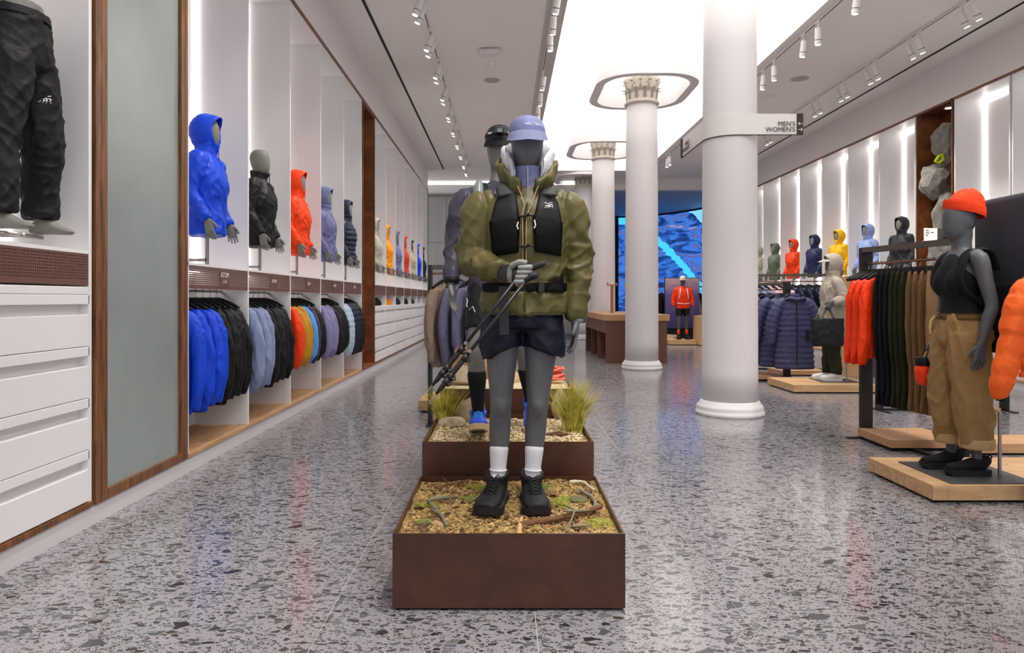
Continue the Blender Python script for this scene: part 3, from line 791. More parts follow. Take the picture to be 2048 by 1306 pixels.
ME_HOOK = bpy.data.meshes.new('hook'); bm.to_mesh(ME_HOOK); bm.free()
def hung(kind, seed, length=.84, vox=.012, bulge=.035, d=.055, arm=.62, flare=0., pl=.078, tuck=False):
    bm = bmesh.new(); md = puff(pl, .16) if kind == 'puffer' else None; k = 1.2 if kind == 'puffer' else 1.
    z = -.13; L = length
    loft(bm, [(0, 0, z + .05, .055, .04 * k), (0, 0, z, .075, .045 * k), (0, 0, z - .04, .16, d * k), (0, 0, z - .10, .215, d * 1.1 * k), (0, 0, z - .3, .225, d * 1.15 * k), (0, 0, z - L * .7, .225, d * 1.1 * k), (0, 0, z - L + .02, .225, d * k), (0, 0, z - L, .21, d * .8 * k)],
         n=24, sub_=12 if md else 5, mod=md)
    for s in (-1, 1):
        y = -.022
        q = [(s * .13, 0, z - .055, .05), (s * .195, 0, z - .085, .06), (s * (.235 + bulge * .5), y * .5, z - .22, .066), (s * (.25 + bulge), y, z - .40, .063), (s * (.25 + bulge * .9 + flare * .6), y * 1.6, z - .40 - arm * .35, .06), (s * (.245 + bulge * .3 + flare), y * 1.2, z - arm - .14, .048), (s * (.24 + flare), y, z - arm - .18, .038)]
        if tuck and s < 0:      # sleeve on the wall side lies against the body
            q = [(max(a, -.172 + .012 * (k - 1) * 5), b - .012, c, r_ * .9) for a, b, c, r_ in q]
        loft(bm, [(a, b, c, r_ * .95 * k, r_ * k * .82) for a, b, c, r_ in q], n=16, sub_=12 if md else 5, mod=puff(pl, .15) if md else None)
    f = folds(.003, 7, 4, seed, .003) if md else folds(.011, 9, 1.8, seed, .006, .12)
    return remesh(bm, vox, 1 if md else 3, disp=f)
def hung_set(tuck):
    return ([hung('shell', 1., tuck=tuck), hung('shell', 4., .82, tuck=tuck), hung('shell', 7., .86, bulge=.05, tuck=tuck)],
            [hung('puffer', 2., .68, tuck=tuck), hung('puffer', 5., .68, tuck=tuck)],
            [hung('shell', 11., .68, bulge=.05, arm=.56, tuck=tuck), hung('shell', 14., .66, bulge=.06, arm=.54, tuck=tuck)])
ME_HJ, ME_HP, ME_HL = hung_set(True)          # for the shallow wall bays
ME_HJF, ME_HPF, ME_HLF = hung_set(False)      # for the free-standing racks
def garment(loc, rz, m, label, group, me, name='hanging_jacket', cat='jacket', sc=None, hang=True):
    t = thing(name, label, cat, loc, rz, group)
    s_ = sub(t, me, 'shell', m)
    if sc: s_.scale = sc
    if hang:
        sub(t, ME_HANG, 'hanger', M_BLACK); sub(t, ME_HOOK, 'hook', M_STEEL)
    return t
def hung_pants(seed, length=1.18):
    bm = bmesh.new(); z = -.10
    loft(bm, [(0, 0, z, .19, .022), (0, 0, z - .06, .20, .03), (0, 0, z - .2, .215, .045), (0, 0, z - .30, .20, .04)], n=22)
    for s in (-1, 1):
        loft(bm, [(s * .10, 0, z - .22, .11, .042), (s * .105, .01 * s, z - .5, .105, .04), (s * .10, .015 * s, z - .85, .09, .036), (s * .095, .01, z - length + .02, .085, .034), (s * .095, .01, z - length, .08, .03)], n=18)
    return remesh(bm, .012, 2, disp=folds(.009, 10, 1.3, seed, .003, .06))
ME_PT = [hung_pants(1.), hung_pants(6.)]
bm = bmesh.new(); box(bm, -.2, .2, -.008, .008, -.078, -.062)
for s in (-1, 1): box(bm, s * .15 - .012, s * .15 + .012, -.022, .022, -.115, -.065)
ME_CLIP = bpy.data.meshes.new('clip_hanger'); bm.to_mesh(ME_CLIP); bm.free()
def pants(loc, rz, m, label, group, i):
    t = thing('hanging_trousers', label, 'trousers', loc, rz, group)
    sub(t, ME_PT[i % 2], 'cloth', m, sc=(1, .52, 1)); sub(t, ME_CLIP, 'clip_hanger', M_BLACKM); sub(t, ME_HOOK, 'hook', M_STEEL)
# left wall rods
F_SL2 = fab('slate_blue_fabric', '#8592B5', .6); F_MUS = fab('mustard_fabric', '#C28A1C', .5); F_SKY = fab('sky_fabric', '#5C9FE0', .55); F_PUR = fab('dusk_fabric', '#3E3D58', .5)
F_LV2 = fab('lilac_fabric', '#8580AA', .6); F_ICE = fab('ice_down', '#A9BFD2', .5); F_NV2 = fab('navy_quilt', '#1B2038', .45); F_GRN = fab('black_green_quilt', '#141A14', .45); F_BK2 = fab('soft_black', '#131114', .55)
rows = [[(F_BLUE, 'royal blue', 4), (F_BLK, 'black', 4)], [(F_SL2, 'slate blue', 3), (F_BK2, 'black', 4)], [(F_ORG, 'orange', 1), (F_MUS, 'mustard', 2), (F_SKY, 'sky blue', 1), (F_PUR, 'dusk purple', 1), (F_BLK, 'black', 1)],
        [(F_LV2, 'lilac', 3), (F_BK2, 'black', 3)], [(F_ICE, 'ice blue', 2), (F_NV2, 'navy', 2), (F_GRN, 'dark green-black', 2)]]
where = ['in the bay beside the frosted panel', 'on the rod under the bareheaded black torso', 'on the rod under the orange hooded torso', 'on the rod under the lavender torso', 'beside the rust niche']
for b_, rw in enumerate(rows):
    n_ = sum(c for _, _, c in rw); k = 0
    for m_, nm, c in rw:
        for q in range(c):
            y = BL[b_] + .10 + (k + .3) * (1.29 - .16) / n_ + R.uniform(-.005, .005)
            pf = b_ == 4
            me = ME_HP[k % 2] if pf else (ME_HJ[(k + b_) % 3] if b_ == 0 else (ME_HL[k % 2] if b_ >= 2 else ME_HJ[(k + b_) % 3]))
            garment((XL - .245, y, 1.398), .05 * math.sin(k * .8 + b_) + R.uniform(-.012, .012), m_, '%s%s %s%s %s' % ((ORD[q] + ' ') if c > 1 else '', nm, 'puffer jacket' if pf else 'jacket', ' from the frosted-panel end' if c > 1 else ' hanging', where[b_]), '%s jackets %s' % (nm, where[b_]), me, sc=(.97 if pf else 1, (.86, .95, 1, 1, .95)[b_], 1))
            k += 1
# folded garments standing on the counters of the far drawers
for k, (m_, nm) in enumerate([(F_BK2, 'black'), (F_AMB, 'amber'), (F_NV2, 'navy'), (F_BK2, 'black'), (F_BRN, 'brown')]):
    for q in range(3):
        bm = bmesh.new(); loft(bm, [(0, 0, 0, .13, .028), (0, 0, .03, .14, .035), (0, 0, .10, .12, .03), (0, 0, .155, .05, .018)], n=14, sub_=3)
        o = obj('folded_jacket', bm, m_, smooth=True); o.location = (XL - .17, 13.0 + k * 1.262 + .35 + q * .27, 1.201)
        tag(o, 'small %s folded jacket on the drawer counter under the %s torso' % (nm, FT[k][1]), 'jacket', 'folded jackets on counter %s' % FT[k][1])

# ---- trouser legs on the near shelf
def legs_display():
    t = thing('leg_mannequin', 'lower body mannequin in black trousers on the shelf above the white drawers', 'mannequin', (XL - .17, 3.75, ZS), PI / 2)
    b0 = bmesh.new(); K = {}
    loft(b0, [(0, 0, 1.30, .13, .095), (0, 0, 1.22, .145, .10), (0, 0, 1.08, .168, .115), (0, 0, .98, .13, .1)], n=20)
    for s in (-1, 1):
        hp_, kn, an = (s * .10, 0, .98), (s * .14, -.03 if s > 0 else .02, .56), (s * .165, 0, .15)
        K[s] = (hp_, kn, an); limb(b0, leg_pts(hp_, kn, an)); bare_foot(b0, (s * .165, .0, .16), drop=.085)
    sub(t, remesh(b0, .011, 3), 'body', M_MANNW, (0, 0, 0))
    p0 = bmesh.new()
    loft(p0, [(0, 0, 1.25, .158, .118), (0, 0, 1.18, .165, .125), (0, .01, 1.05, .19, .142), (0, .01, .95, .185, .13), (0, 0, .9, .12, .09)], n=24)
    for s in (-1, 1):
        hp_, kn, an = K[s]
        loft(p0, [(hp_[0], .0, 1.0, .098, .125), (hp_[0] * 1.05, 0, .86, .105, .13), (kn[0], kn[1], .56, .09, .105), (an[0], .0, .32, .082, .095), (an[0], .0, .19, .078, .092), (an[0], .0, .165, .074, .088)], n=20)
    pm = sub(t, remesh(p0, .010, 3, disp=folds(.008, 8, 3, 2., .006)), 'trousers', fab('black_softshell', '#121113', .6))
    bm = bmesh.new()
    loft(bm, [(0, 0, 1.205, .172, .130), (0, 0, 1.245, .166, .126)], n=28, sub_=2, open_ends=True); sub(pm, obj_mesh(bm, 'waistband'), 'waistband', fab('black_band', '#161517', .6))
    bm = bmesh.new(); tube(bm, [(.20, -.07, .84), (.205, -.01, .845), (.2, .05, .85)], .003, 6); sub(pm, obj_mesh(bm, 'zip'), 'pocket_zipper', M_BLACKM)
    lg = logo_mesh(.034); o = sub(pm, lg, 'emblem', M_WPRINT, (.048, -.098, .80), (PI / 2, 0, -PI / 4 - .1))
    bm = bmesh.new(); box(bm, -.012, .012, -.03, .30, .05, .07); box(bm, -.012, .012, .27, .295, 0, .055); box(bm, -.16, .16, -.02, .0, .05, .07)
    sub(t, obj_mesh(bm, 'stand'), 'stand', M_STEEL)
def obj_mesh(bm, nm):
    me = bpy.data.meshes.new(nm); bm.normal_update(); bm.to_mesh(me); bm.free(); me.polygons.foreach_set('use_smooth', [True] * len(me.polygons)); return me
def logo_mesh(s):
    """small bird-skeleton emblem drawn as strokes in the XY plane"""
    bm = bmesh.new()
    st = [[(-1, .5), (-.6, .7), (-.3, .45), (0, .5)], [(0, .5), (.3, .2), (.8, .25), (1, .0)], [(-.8, .1), (-.4, .0), (0, .12), (.3, .2)], [(-.4, 0), (-.6, -.4), (-.9, -.5)], [(0, .1), (-.1, -.35), (-.3, -.6)],
          [(.3, .2), (.35, -.25), (.2, -.6)], [(.8, .25), (.75, -.2), (.95, -.5)], [(.2, .75), (.5, .6), (.9, .7)], [(-.2, -.2), (.15, -.15), (.5, -.1)]]
    for p in st: tube(bm, [(x * s, y * s, 0) for x, y in p], s * .07, 5)
    return obj_mesh(bm, 'emblem')
legs_display()
# ================================================================ PLANTERS
def planter(x0, x1, y0, y1, h, label):
    t = thing('steel_planter', label, 'planter', ((x0 + x1) / 2, (y0 + y1) / 2, 0))
    w_ = .008
    for nm, bm in (('front_plate', B(x0, x1, y0, y0 + w_, .012, h)), ('back_plate', B(x0, x1, y1 - w_, y1, .012, h)), ('side_plate', B(x0, x0 + w_, y0 + w_, y1 - w_, .012, h)), ('side_plate', B(x1 - w_, x1, y0 + w_, y1 - w_, .012, h))):
        rel(obj(nm, bm, M_CORTEN, t), t)
    rel(obj('base', B(x0 + .02, x1 - .02, y0 + .02, y1 - .02, 0, h - .075), M_BLACK, t), t)
    return t
def soil(x0, x1, y0, y1, z, label, m, amp=.018, seed=0.):
    bm = bmesh.new(); nx, ny = 70, 70; g = []
    for j in range(ny + 1):
        row = []
        for i in range(nx + 1):
            x = x0 + (x1 - x0) * i / nx; y = y0 + (y1 - y0) * j / ny
            q = V((x * 5 + seed, y * 5, 0)); zz = z + amp * noise.noise(q) + amp * .7 * noise.noise(q * 3.7) + amp * .6 * noise.noise(q * 11)
            row.append(bm.verts.new((x, y, zz)))
        g.append(row)
    for j in range(ny):
        for i in range(nx): bm.faces.new((g[j][i], g[j][i + 1], g[j + 1][i + 1], g[j + 1][i]))
    o = obj('ground_cover', bm, m, smooth=True); o['kind'] = 'stuff'
    return tag(o, label, 'soil')
def soil_z(x, y, z, amp, seed):
    q = V((x * 5 + seed, y * 5, 0)); return z + amp * noise.noise(q) + amp * .7 * noise.noise(q * 3.7) + amp * .6 * noise.noise(q * 11)
def crumbs(x0, x1, y0, y1, z, n, smin, smax, label, m, seed, amp=.018, s0=0., cat='mulch'):
    rr = random.Random(seed); vs = []; fs = []
    ico = bmesh.new(); bmesh.ops.create_icosphere(ico, subdivisions=1, radius=1); iv = [v.co.copy() for v in ico.verts]; ifc = [[v.index for v in f.verts] for f in ico.faces]; ico.free()
    for _ in range(n):
        x, y = rr.uniform(x0, x1), rr.uniform(y0, y1); zz = soil_z(x, y, z, amp, s0)
        s = rr.uniform(smin, smax); e = Matrix.Rotation(rr.uniform(0, 6.3), 3, 'Z') @ Matrix.Rotation(rr.uniform(-.6, .6), 3, 'X')
        a, b, c = s * rr.uniform(.8, 1.9), s * rr.uniform(.6, 1), s * rr.uniform(.35, .7); k = len(vs)
        for v in iv:
            q = e @ V((v.x * a * rr.uniform(.75, 1.2), v.y * b, v.z * c)); vs.append((x + q.x, y + q.y, zz + q.z + c * .3))
        fs += [[i + k for i in f] for f in ifc]
    me = bpy.data.meshes.new('crumbs'); me.from_pydata(vs, [], fs)
    o = obj('loose_mulch', me, m); o['kind'] = 'stuff'; return tag(o, label, cat)
def speckle(nm, cols, scale=55):
    m = mat(nm, cols[0], .85); nt = m.node_tree; b = nt.nodes['Principled BSDF']
    g = nt.nodes.new('ShaderNodeNewGeometry'); n = nt.nodes.new('ShaderNodeTexNoise'); n.inputs['Scale'].default_value = scale; n.inputs['Detail'].default_value = 5
    nt.links.new(g.outputs['Position'], n.inputs['Vector']); r = nt.nodes.new('ShaderNodeValToRGB')
    r.color_ramp.elements[0].position = .3; r.color_ramp.elements[0].color = (*lin(cols[0]), 1); r.color_ramp.elements[1].position = .7; r.color_ramp.elements[1].color = (*lin(cols[-1]), 1)
    for i, c in enumerate(cols[1:-1]):
        e = r.color_ramp.elements.new(.3 + .4 * (i + 1) / (len(cols) - 1)); e.color = (*lin(c), 1)
    nt.links.new(n.outputs[0], r.inputs[0]); nt.links.new(r.outputs[0], b.inputs['Base Color'])
    return m
M_SOIL = speckle('mulch_soil', ['#4E3B22', '#80683E', '#A5874F', '#7A7034'], 30)
M_CRUMB = speckle('mulch_bits', ['#5E4526', '#A5834E', '#CDAA70', '#8E8440'], 40)
M_MOSS = speckle('moss_green', ['#5F6A1E', '#8C8C32', '#A9A04A'], 60)
M_MOSS2 = speckle('moss_dark', ['#4A5226', '#6E7434', '#8A8844'], 60)
M_GRAV = speckle('pale_gravel', ['#A88F66', '#D9C6A0', '#EADDBE'], 45)
M_ROCK = mat('sandstone', '#B9A68A', .85, var=.25, vscale=5, bump=.5, bscale=22)
M_ROCKG = mat('grey_rock', '#86827A', .85, var=.28, vscale=4, bump=.7, bscale=14)
M_TWIG = mat('lichen_twig', '#7E7A64', .85, var=.25, vscale=30, bump=.5)
M_TWIGB = mat('brown_bark', '#7A5436', .9, var=.3, vscale=20, bump=.8, stretch=(1, 8, 1))
M_FLAKE = speckle('bark_flakes', ['#3A2818', '#5E452A', '#8A6C44', '#6A6A34'], 25)
PX0, PX1 = -.482, .511
planter(PX0, PX1, 2.985, 3.955, .329, 'low rusty steel planter of moss and mulch under the olive-jacketed mannequin')
planter(PX0 - .003, PX1 + .003, 4.07, 5.06, .50, 'middle rusty steel planter of gravel with two grass tufts')
planter(PX0, PX1, 5.14, 6.14, .67, 'tallest rusty steel planter carrying boulders and a coral rope')
A1 = (PX0 + .01, PX1 - .01, 2.995, 3.945)
soil(*A1, .30, 'brown mossy mulch filling the low front planter', M_SOIL)
crumbs(A1[0] + .015, A1[1] - .015, A1[2] + .015, A1[3] - .015, .30, 5200, .004, .0095, 'loose tan mulch crumbs strewn over the low front planter', M_CRUMB, 3)
crumbs(A1[0] + .03, A1[1] - .03, A1[2] + .03, A1[3] - .03, .302, 420, .009, .018, 'dark bark flakes scattered over the low front planter', M_FLAKE, 13, cat='bark')
A2 = (PX0 + .01, PX1 - .01, 4.08, 5.05)
soil(*A2, .468, 'sandy ground filling the middle planter', M_SOIL, .010, 4.)
crumbs(A2[0] + .02, A2[1] - .02, A2[2] + .015, A2[3] - .02, .468, 2600, .005, .012, 'pale pebbles strewn over the middle planter', M_GRAV, 5, .010, 4., 'gravel')
A3 = (PX0 + .01, PX1 - .01, 5.15, 6.13)
soil(*A3, .64, 'sandy ground filling the tallest planter', M_GRAV, .01, 8.)
# moss cushions, stones, sticks in the front planter: (px,py) read on the soil plane
def gp(px, py, z):
    y = (H - z) * F / (py - 598); return (px - 1011) / F * y, y
def moss(px, py, r, m, label):
    x, y = gp(px, py, .30); bm = bmesh.new()
    for _ in range(int(60 + r * 1600)):
        a, d = R.uniform(0, 6.3), r * math.sqrt(R.random()); q = R.uniform(.006, .013)
        mt = Matrix.Translation((d * math.cos(a), d * math.sin(a) * .8, .022 * (1 - (d / r) ** 2))) @ Matrix.Rotation(R.uniform(0, 3), 4, 'X') @ Matrix.Diagonal((q * 1.5, q * .6, q * .6, 1))
        bmesh.ops.create_icosphere(bm, subdivisions=1, radius=1, matrix=mt)
    o = obj('moss_clump', bm, m); o.location = (x, y, soil_z(x, y, .30, .018, 0) - .002); tag(o, label, 'moss')
moss(940, 1002, .07, M_MOSS2, 'dark green moss cushion beside the left hiking boot')
moss(850, 1047, .045, M_MOSS2, 'small bright green moss cushion near the planter front edge')
moss(852, 1010, .055, M_MOSS, 'olive moss cushion close to the left planter side')
moss(955, 977, .075, M_MOSS, 'yellow-green moss mound at the back of the low planter')
moss(1130, 1000, .07, M_MOSS, 'yellow moss patch to the right of the hiking boots')
moss(1085, 976, .05, M_MOSS2, 'moss tuft behind the right hiking boot')
moss(1197, 1050, .06, M_MOSS, 'yellow moss patch in the front right planter corner')
moss(1120, 1015, .045, M_MOSS, 'small moss patch between the boots and the curved twig')
def stone(px, py, z, s, label, m=M_ROCK, seed=1, nm='stone', cat='stone', amp=.018, sd=0., rz=0.):
    x, y = gp(px, py, z); o = obj(nm, rock_mesh(seed), m, smooth=False); o.scale = s; o.rotation_euler = (0, 0, rz)
    o.location = (x, y, z + s[2] * .55); tag(o, label, cat); return o
stone(1158, 1003, .30, (.052, .038, .02), 'flat mossy stone inside the curved twig', mat('mossy_stone', '#7D7A52', .85, var=.25, vscale=12, bump=.5), 3)
stone(1165, 1057, .30, (.05, .03, .016), 'flat grey-tan stone at the front right of the low planter', mat('tan_stone', '#9C8A66', .85, var=.2, vscale=12, bump=.5), 4)
stone(875, 1050, .30, (.03, .022, .014), 'small pinkish stone at the front left of the low planter', mat('pink_stone', '#B08C68', .85, var=.2, vscale=12), 5)
stone(1160, 985, .30, (.03, .025, .02), 'chunk of pale bark behind the mossy stone', mat('pale_bark', '#B39A74', .85, var=.3, vscale=20, bump=.6), 6)
stone(1100, 990, .30, (.035, .03, .02), 'crumpled dry leaf beside the right hiking boot', mat('dry_leaf', '#9A7E5C', .85, var=.3, vscale=20, bump=.6), 7)
def stick(pts, r, m, label, nm='branch', twigs=()):
    P = []
    for px, py, dz in pts:
        x, y = gp(px, py, .315); P.append((x, y, .315 + dz))
    P = crom(P, 6); bm = bmesh.new(); n = len(P)
    tube(bm, [(x + R.uniform(-.002, .002), y, z) for x, y, z in P], [r * (1 - .45 * i / n) * R.uniform(.85, 1.15) for i in range(n)], 8)
    for tw in twigs:
        Q = []
        for px, py, dz in tw:
            x, y = gp(px, py, .315); Q.append((x, y, .315 + dz))
        tube(bm, crom(Q, 4), r * .45, 6)
    tag(obj(nm, bm, m, smooth=True), label, 'branch')
stick([(898, 998, .01), (862, 1003, .01), (862, 1012, .012), (880, 1030, .008), (893, 1050, .0)], .011, M_TWIG, 'crooked grey lichen-covered branch left of the boots', twigs=[[(862, 1022, .01), (875, 1030, .01)], [(898, 998, .01), (915, 995, .004)]])
stick([(1163, 986, .01), (1185, 1000, .012), (1190, 1015, .01), (1172, 1030, .022), (1128, 1040, .042)], .010, M_TWIG, 'curved grey branch hooked around the mossy stone', twigs=[[(1150, 1035, .036), (1140, 1055, .02), (1128, 1062, .003)], [(1150, 1035, .036), (1128, 1018, .02)]])
stick([(1040, 1050, .0), (1090, 1044, .008), (1150, 1034, .012), (1190, 1023, .015), (1204, 1018, .012)], .017, M_TWIGB, 'long strip of red-brown bark lying in front of the right boot')
stick([(1038, 1070, -.01), (1040, 1050, .004), (1044, 1038, .006)], .013, mat('pale_stick', '#C9A26C', .8, var=.15, vscale=20), 'short pale wood stick between the boots and the planter front')
stick([(868, 975, .0), (905, 972, .012), (942, 965, .02)], .006, M_TWIGB, 'thin brown twig at the back left of the low planter', twigs=[[(905, 972, .012), (925, 980, .005)], [(900, 972, .01), (885, 962, .02)]])
stick([(1140, 967, .008), (1165, 970, .016), (1188, 984, .01)], .011, mat('white_bark', '#C9BFA6', .8, var=.25, vscale=20), 'flaking white bark strip at the back right of the low planter')
# grass tufts and stones in the middle planter
def tuft(px, py, z, h, spread, n, label, cols, seed):
    x0, y0 = gp(px, py, z); rr = random.Random(seed); vs = []; fs = []
    for _ in range(n):
        a = rr.uniform(0, 2 * PI); lean = spread * math.sqrt(rr.random()); hh = h * rr.uniform(.55, 1.08); bx, by = rr.gauss(0, .022), rr.gauss(0, .018); k = len(vs); wd = rr.uniform(.0016, .0034)
        tx, ty = math.cos(a) * lean + bx * 1.5, math.sin(a) * lean * .8; sa = rr.uniform(0, PI)
        for i in range(6):
            t = i / 5; q = t ** 1.5
            px_, py_, pz = bx + tx * q, by + ty * q, hh * t * (1 - .12 * t * lean / max(spread, .01))
            w_ = wd * (1 - t * .85); vs.append((px_ - w_ * math.cos(sa), py_ - w_ * math.sin(sa), pz)); vs.append((px_ + w_ * math.cos(sa), py_ + w_ * math.sin(sa), pz))
        fs += [(k + 2 * i, k + 2 * i + 1, k + 2 * i + 3, k + 2 * i + 2) for i in range(5)]
    me = bpy.data.meshes.new('blades'); me.from_pydata(vs, [], fs)
    t = thing('grass_tuft', label, 'grass', (x0, y0, z - .01)); o = obj('blades', me, cols, t); o['kind'] = 'stuff'
    bm = bmesh.new(); bmesh.ops.create_icosphere(bm, subdivisions=2, radius=1, matrix=Matrix.Diagonal((.05, .045, .025, 1))); obj('root_ball', bm, M_MOSS, t)
M_GRASS = speckle('grass_blades', ['#6C6E18', '#A89E30', '#CFC25A', '#8C962E'], 16)
tuft(890, 846, .468, .30, .13, 420, 'smaller yellow-green grass tuft behind the pale stone', M_GRASS, 1)
tuft(1146, 862, .468, .36, .17, 760, 'large yellow-green grass tuft in the right of the middle planter', M_GRASS, 2)
stone(903, 853, .468, (.10, .055, .05), 'pale cream stone in front of the smaller grass tuft', mat('cream_stone', '#CBBBA0', .85, var=.15, vscale=8, bump=.4), 11, 'garden_rock', 'rock')
stone(938, 843, .468, (.12, .06, .13), 'tall tan boulder beside the blue running shoe', M_ROCK, 12, 'garden_rock', 'rock')
stone(1118, 840, .468, (.055, .05, .15), 'pointed pale rock beside the large grass tuft', mat('pale_rock', '#BDB096', .85, var=.2, vscale=8, bump=.5), 13, 'garden_rock', 'rock')
stone(1115, 872, .468, (.10, .03, .018), 'flat slab of weathered wood under the large grass tuft', M_TWIGB, 14, 'driftwood', 'wood')
# boulders and rope on the top planter
stone(925, 769, .64, (.13, .11, .10), 'tan boulder at the left of the tallest planter', M_ROCK, 21, 'boulder', 'rock')
stone(948, 759, .64, (.20, .13, .23), 'large orange-tan boulder behind the trekking poles', mat('warm_rock', '#B59067', .85, var=.25, vscale=5, bump=.6), 22, 'boulder', 'rock')
stone(1025, 764, .64, (.13, .10, .06), 'low pale boulder between the two mannequins on the tallest planter', mat('pale_boulder', '#C9AC82', .85, var=.2, vscale=6, bump=.5), 23, 'boulder', 'rock')
rp = bmesh.new(); cx, cyr = gp(1105, 768, .64); pts = []
for i in range(560):
    t = i * .15; w_ = noise.noise_vector(V((i * .045, 2.2, 0))); r_ = .085 + .075 * noise.noise(V((i * .02, 9, 1)))
    pts.append((cx - .03 + r_ * 1.25 * math.cos(t) + .05 * w_.x, cyr + .05 + r_ * math.sin(t) + .04 * w_.y, .66 + .13 * max(0, 1 - (r_ / .17) ** 2) * (i / 560) + .05 * abs(w_.z)))
tube(rp, pts, .008, 6)
tag(obj('climbing_rope', rp, fab('coral_rope', '#EE7A66', .7), smooth=True), 'coral pink climbing rope coiled on the tallest planter', 'rope')

# ================================================================ FULL MANNEQUINS
def shoe(parent, an, rz, m_up, m_sole, high=.0, L=.29, pitch=0., lace=None, name='boot', wide=1.12):
    """an: ankle-floor point in parent space (sole bottom under the ankle)"""
    r = bpy.data.objects.new(name, None); 
    bm = bmesh.new(); h0 = .022
    q = [(.075, .026, .055, .035), (.06, .034, .065, .045), (.02, .038, .062, .042), (-.05, .041, .056, .038), (-.11, .046, .046, .030), (-.16, .048, .042, .028), (-.20, .042, .038, .024), (-.222, .026, .034, .017)]
    k = L / .29
    loft(bm, [(0, y * k, z * 1.0 + .005, w_ * k, d) for y, w_, z, d in q], n=18)
    if high: loft(bm, [(0, .014, .05, .040, .052), (0, .014, .09, .044, .060), (0, .010, .09 + high * .6, .049, .070), (0, .006, .09 + high, .051, .072)], n=18, sub_=3)
    else: loft(bm, [(0, .02, .05, .036, .048), (0, .022, .085, .038, .048)], n=18, sub_=3)
    up = obj(name, remesh(bm, .007, 3), m_up, parent)
    up.scale = (wide, 1, 1.15); up.location = an; up.rotation_euler = (pitch, 0, rz)
    s = bmesh.new(); out = []
    pr = [(.088, .012), (.083, .032), (.04, .042), (-.03, .040), (-.10, .050), (-.165, .053), (-.21, .044), (-.232, .022)]
    pr = crom(pr, 3)
    ring = [(w_ * k, y * k) for y, w_ in pr] + [(-w_ * k, y * k) for y, w_ in pr[::-1]]
    lo = [s.verts.new((x, y, max(0, (-y - .19 * k)) * .35)) for x, y in ring]; hi = [s.verts.new((x * 1.02, y * 1.01, .034 + max(0, (-y - .19 * k)) * .25)) for x, y in ring]
    n = len(ring)
    for j in range(n): s.faces.new((lo[j], lo[(j + 1) % n], hi[(j + 1) % n], hi[j]))
    s.faces.new(lo[::-1]); s.faces.new(hi); bmesh.ops.recalc_face_normals(s, faces=s.faces)
    obj('sole', s, m_sole, up)
    if lace is not None:
        lb = bmesh.new()
        for i in range(5):
            y = -.055 - i * .02; z = .117 - i * .0095
            for e in (-1, 1):
                tube(lb, [(e * .026, y * k, z - .006), (0, (y - .008) * k, z + .004), (-e * .026, (y - .018) * k, z - .012)], .003, 6)
        tube(lb, [(0, -.052, .118), (.02, -.07, .138), (.04, -.07, .122), (.01, -.056, .116)], .0024, 5)
        tube(lb, [(0, -.052, .118), (-.022, -.072, .134), (-.042, -.068, .116), (-.01, -.056, .116)], .0024, 5)
        obj('laces', lb, lace, up, smooth=True)
    bpy.data.objects.remove(r)
    return up

# ---- main mannequin in olive jacket; local x = (px-1047)/400, z = 1.03-(py-598)/400
MX = thing('mannequin', 'faceless grey mannequin in olive rain jacket, navy shorts and lilac cap holding trekking poles', 'mannequin', (.09, 3.50, .30))
OX = .018
bm = bmesh.new()
head(bm, OX, -.0, 1.705, 1.06)
loft(bm, [(.0, 0, .90, .13, .1), (.0, 0, 1.0, .165, .115), (0, 0, 1.18, .14, .1), (.005, -.01, 1.36, .165, .122), (.01, 0, 1.48, .16, .105), (OX, .01, 1.57, .08, .07), (OX, .012, 1.66, .058, .06)], n=20)
LEGS = {-1: ((-.105, .0, .95), (-.113, -.015, .51), (-.130, .01, .10)), 1: ((.097, .0, .95), (.070, -.012, .51), (.042, .01, .10))}
for s in (-1, 1): limb(bm, leg_pts(*LEGS[s], 1.03), 18)
AR = ((.235, .0, 1.49), (.268, .02, 1.20), (.258, -.02, .93)); AL = ((-.225, .0, 1.49), (-.262, -.01, 1.235), (-.105, -.235, 1.155))
limb(bm, arm_pts(1, *AR)); limb(bm, arm_pts(-1, *AL))
# knee caps
for s in (-1, 1):
    k = V(LEGS[s][1]); loft(bm, [(k.x, k.y - .030, k.z - .05, .025, .02), (k.x, k.y - .036, k.z, .036, .026), (k.x, k.y - .028, k.z + .055, .028, .022)], n=12)
me = remesh(bm, .009, 3)
hb_ = bmesh.new(); hand(hb_, (AR[2][0], AR[2][1], AR[2][2]), (-.05, -.12, -1), (-1, -.1, 0), 1.05, thumb=-1, curl=.22)
obj('body', join(me, hb_), M_MANN, MX)
F_OLV = fab('olive_jacket', '#58512F', .42, var=.08, bump=.12); F_OLD = fab('olive_trim', '#3B3B22', .5)
bm = bmesh.new()
loft(bm, [(.006, .0, .955, .205, .15), (.006, 0, .975, .212, .156), (.006, 0, 1.06, .205, .148), (.006, 0, 1.10, .192, .14), (.006, 0, 1.16, .198, .142), (.008, -.008, 1.34, .215, .158), (.012, -.004, 1.46, .22, .14), (.016, .004, 1.53, .175, .108), (OX, .01, 1.585, .108, .09), (OX, .008, 1.62, .095, .09)], n=30)
def sleeve(bm, sh, el, wr, s, k=1.):
    sh, el, wr = V(sh), V(el), V(wr)
    q = [(*(sh + V((-s * .08, 0, .022))), .068), (*(sh + V((0, 0, -.012))), .080), (*sh.lerp(el, .5), .079), (*el, .072), (*el.lerp(wr, .5), .062), (*el.lerp(wr, .88), .052), (*wr, .047)]
    loft(bm, [(a, b, c, r_ * k, r_ * k) for a, b, c, r_ in q], n=20)
sleeve(bm, *AR, 1); sleeve(bm, *AL, -1)
f0 = folds(.013, 6.5, 4., 3., .008); f1 = folds(.010, 5, 7, 12., .006, 1.2)
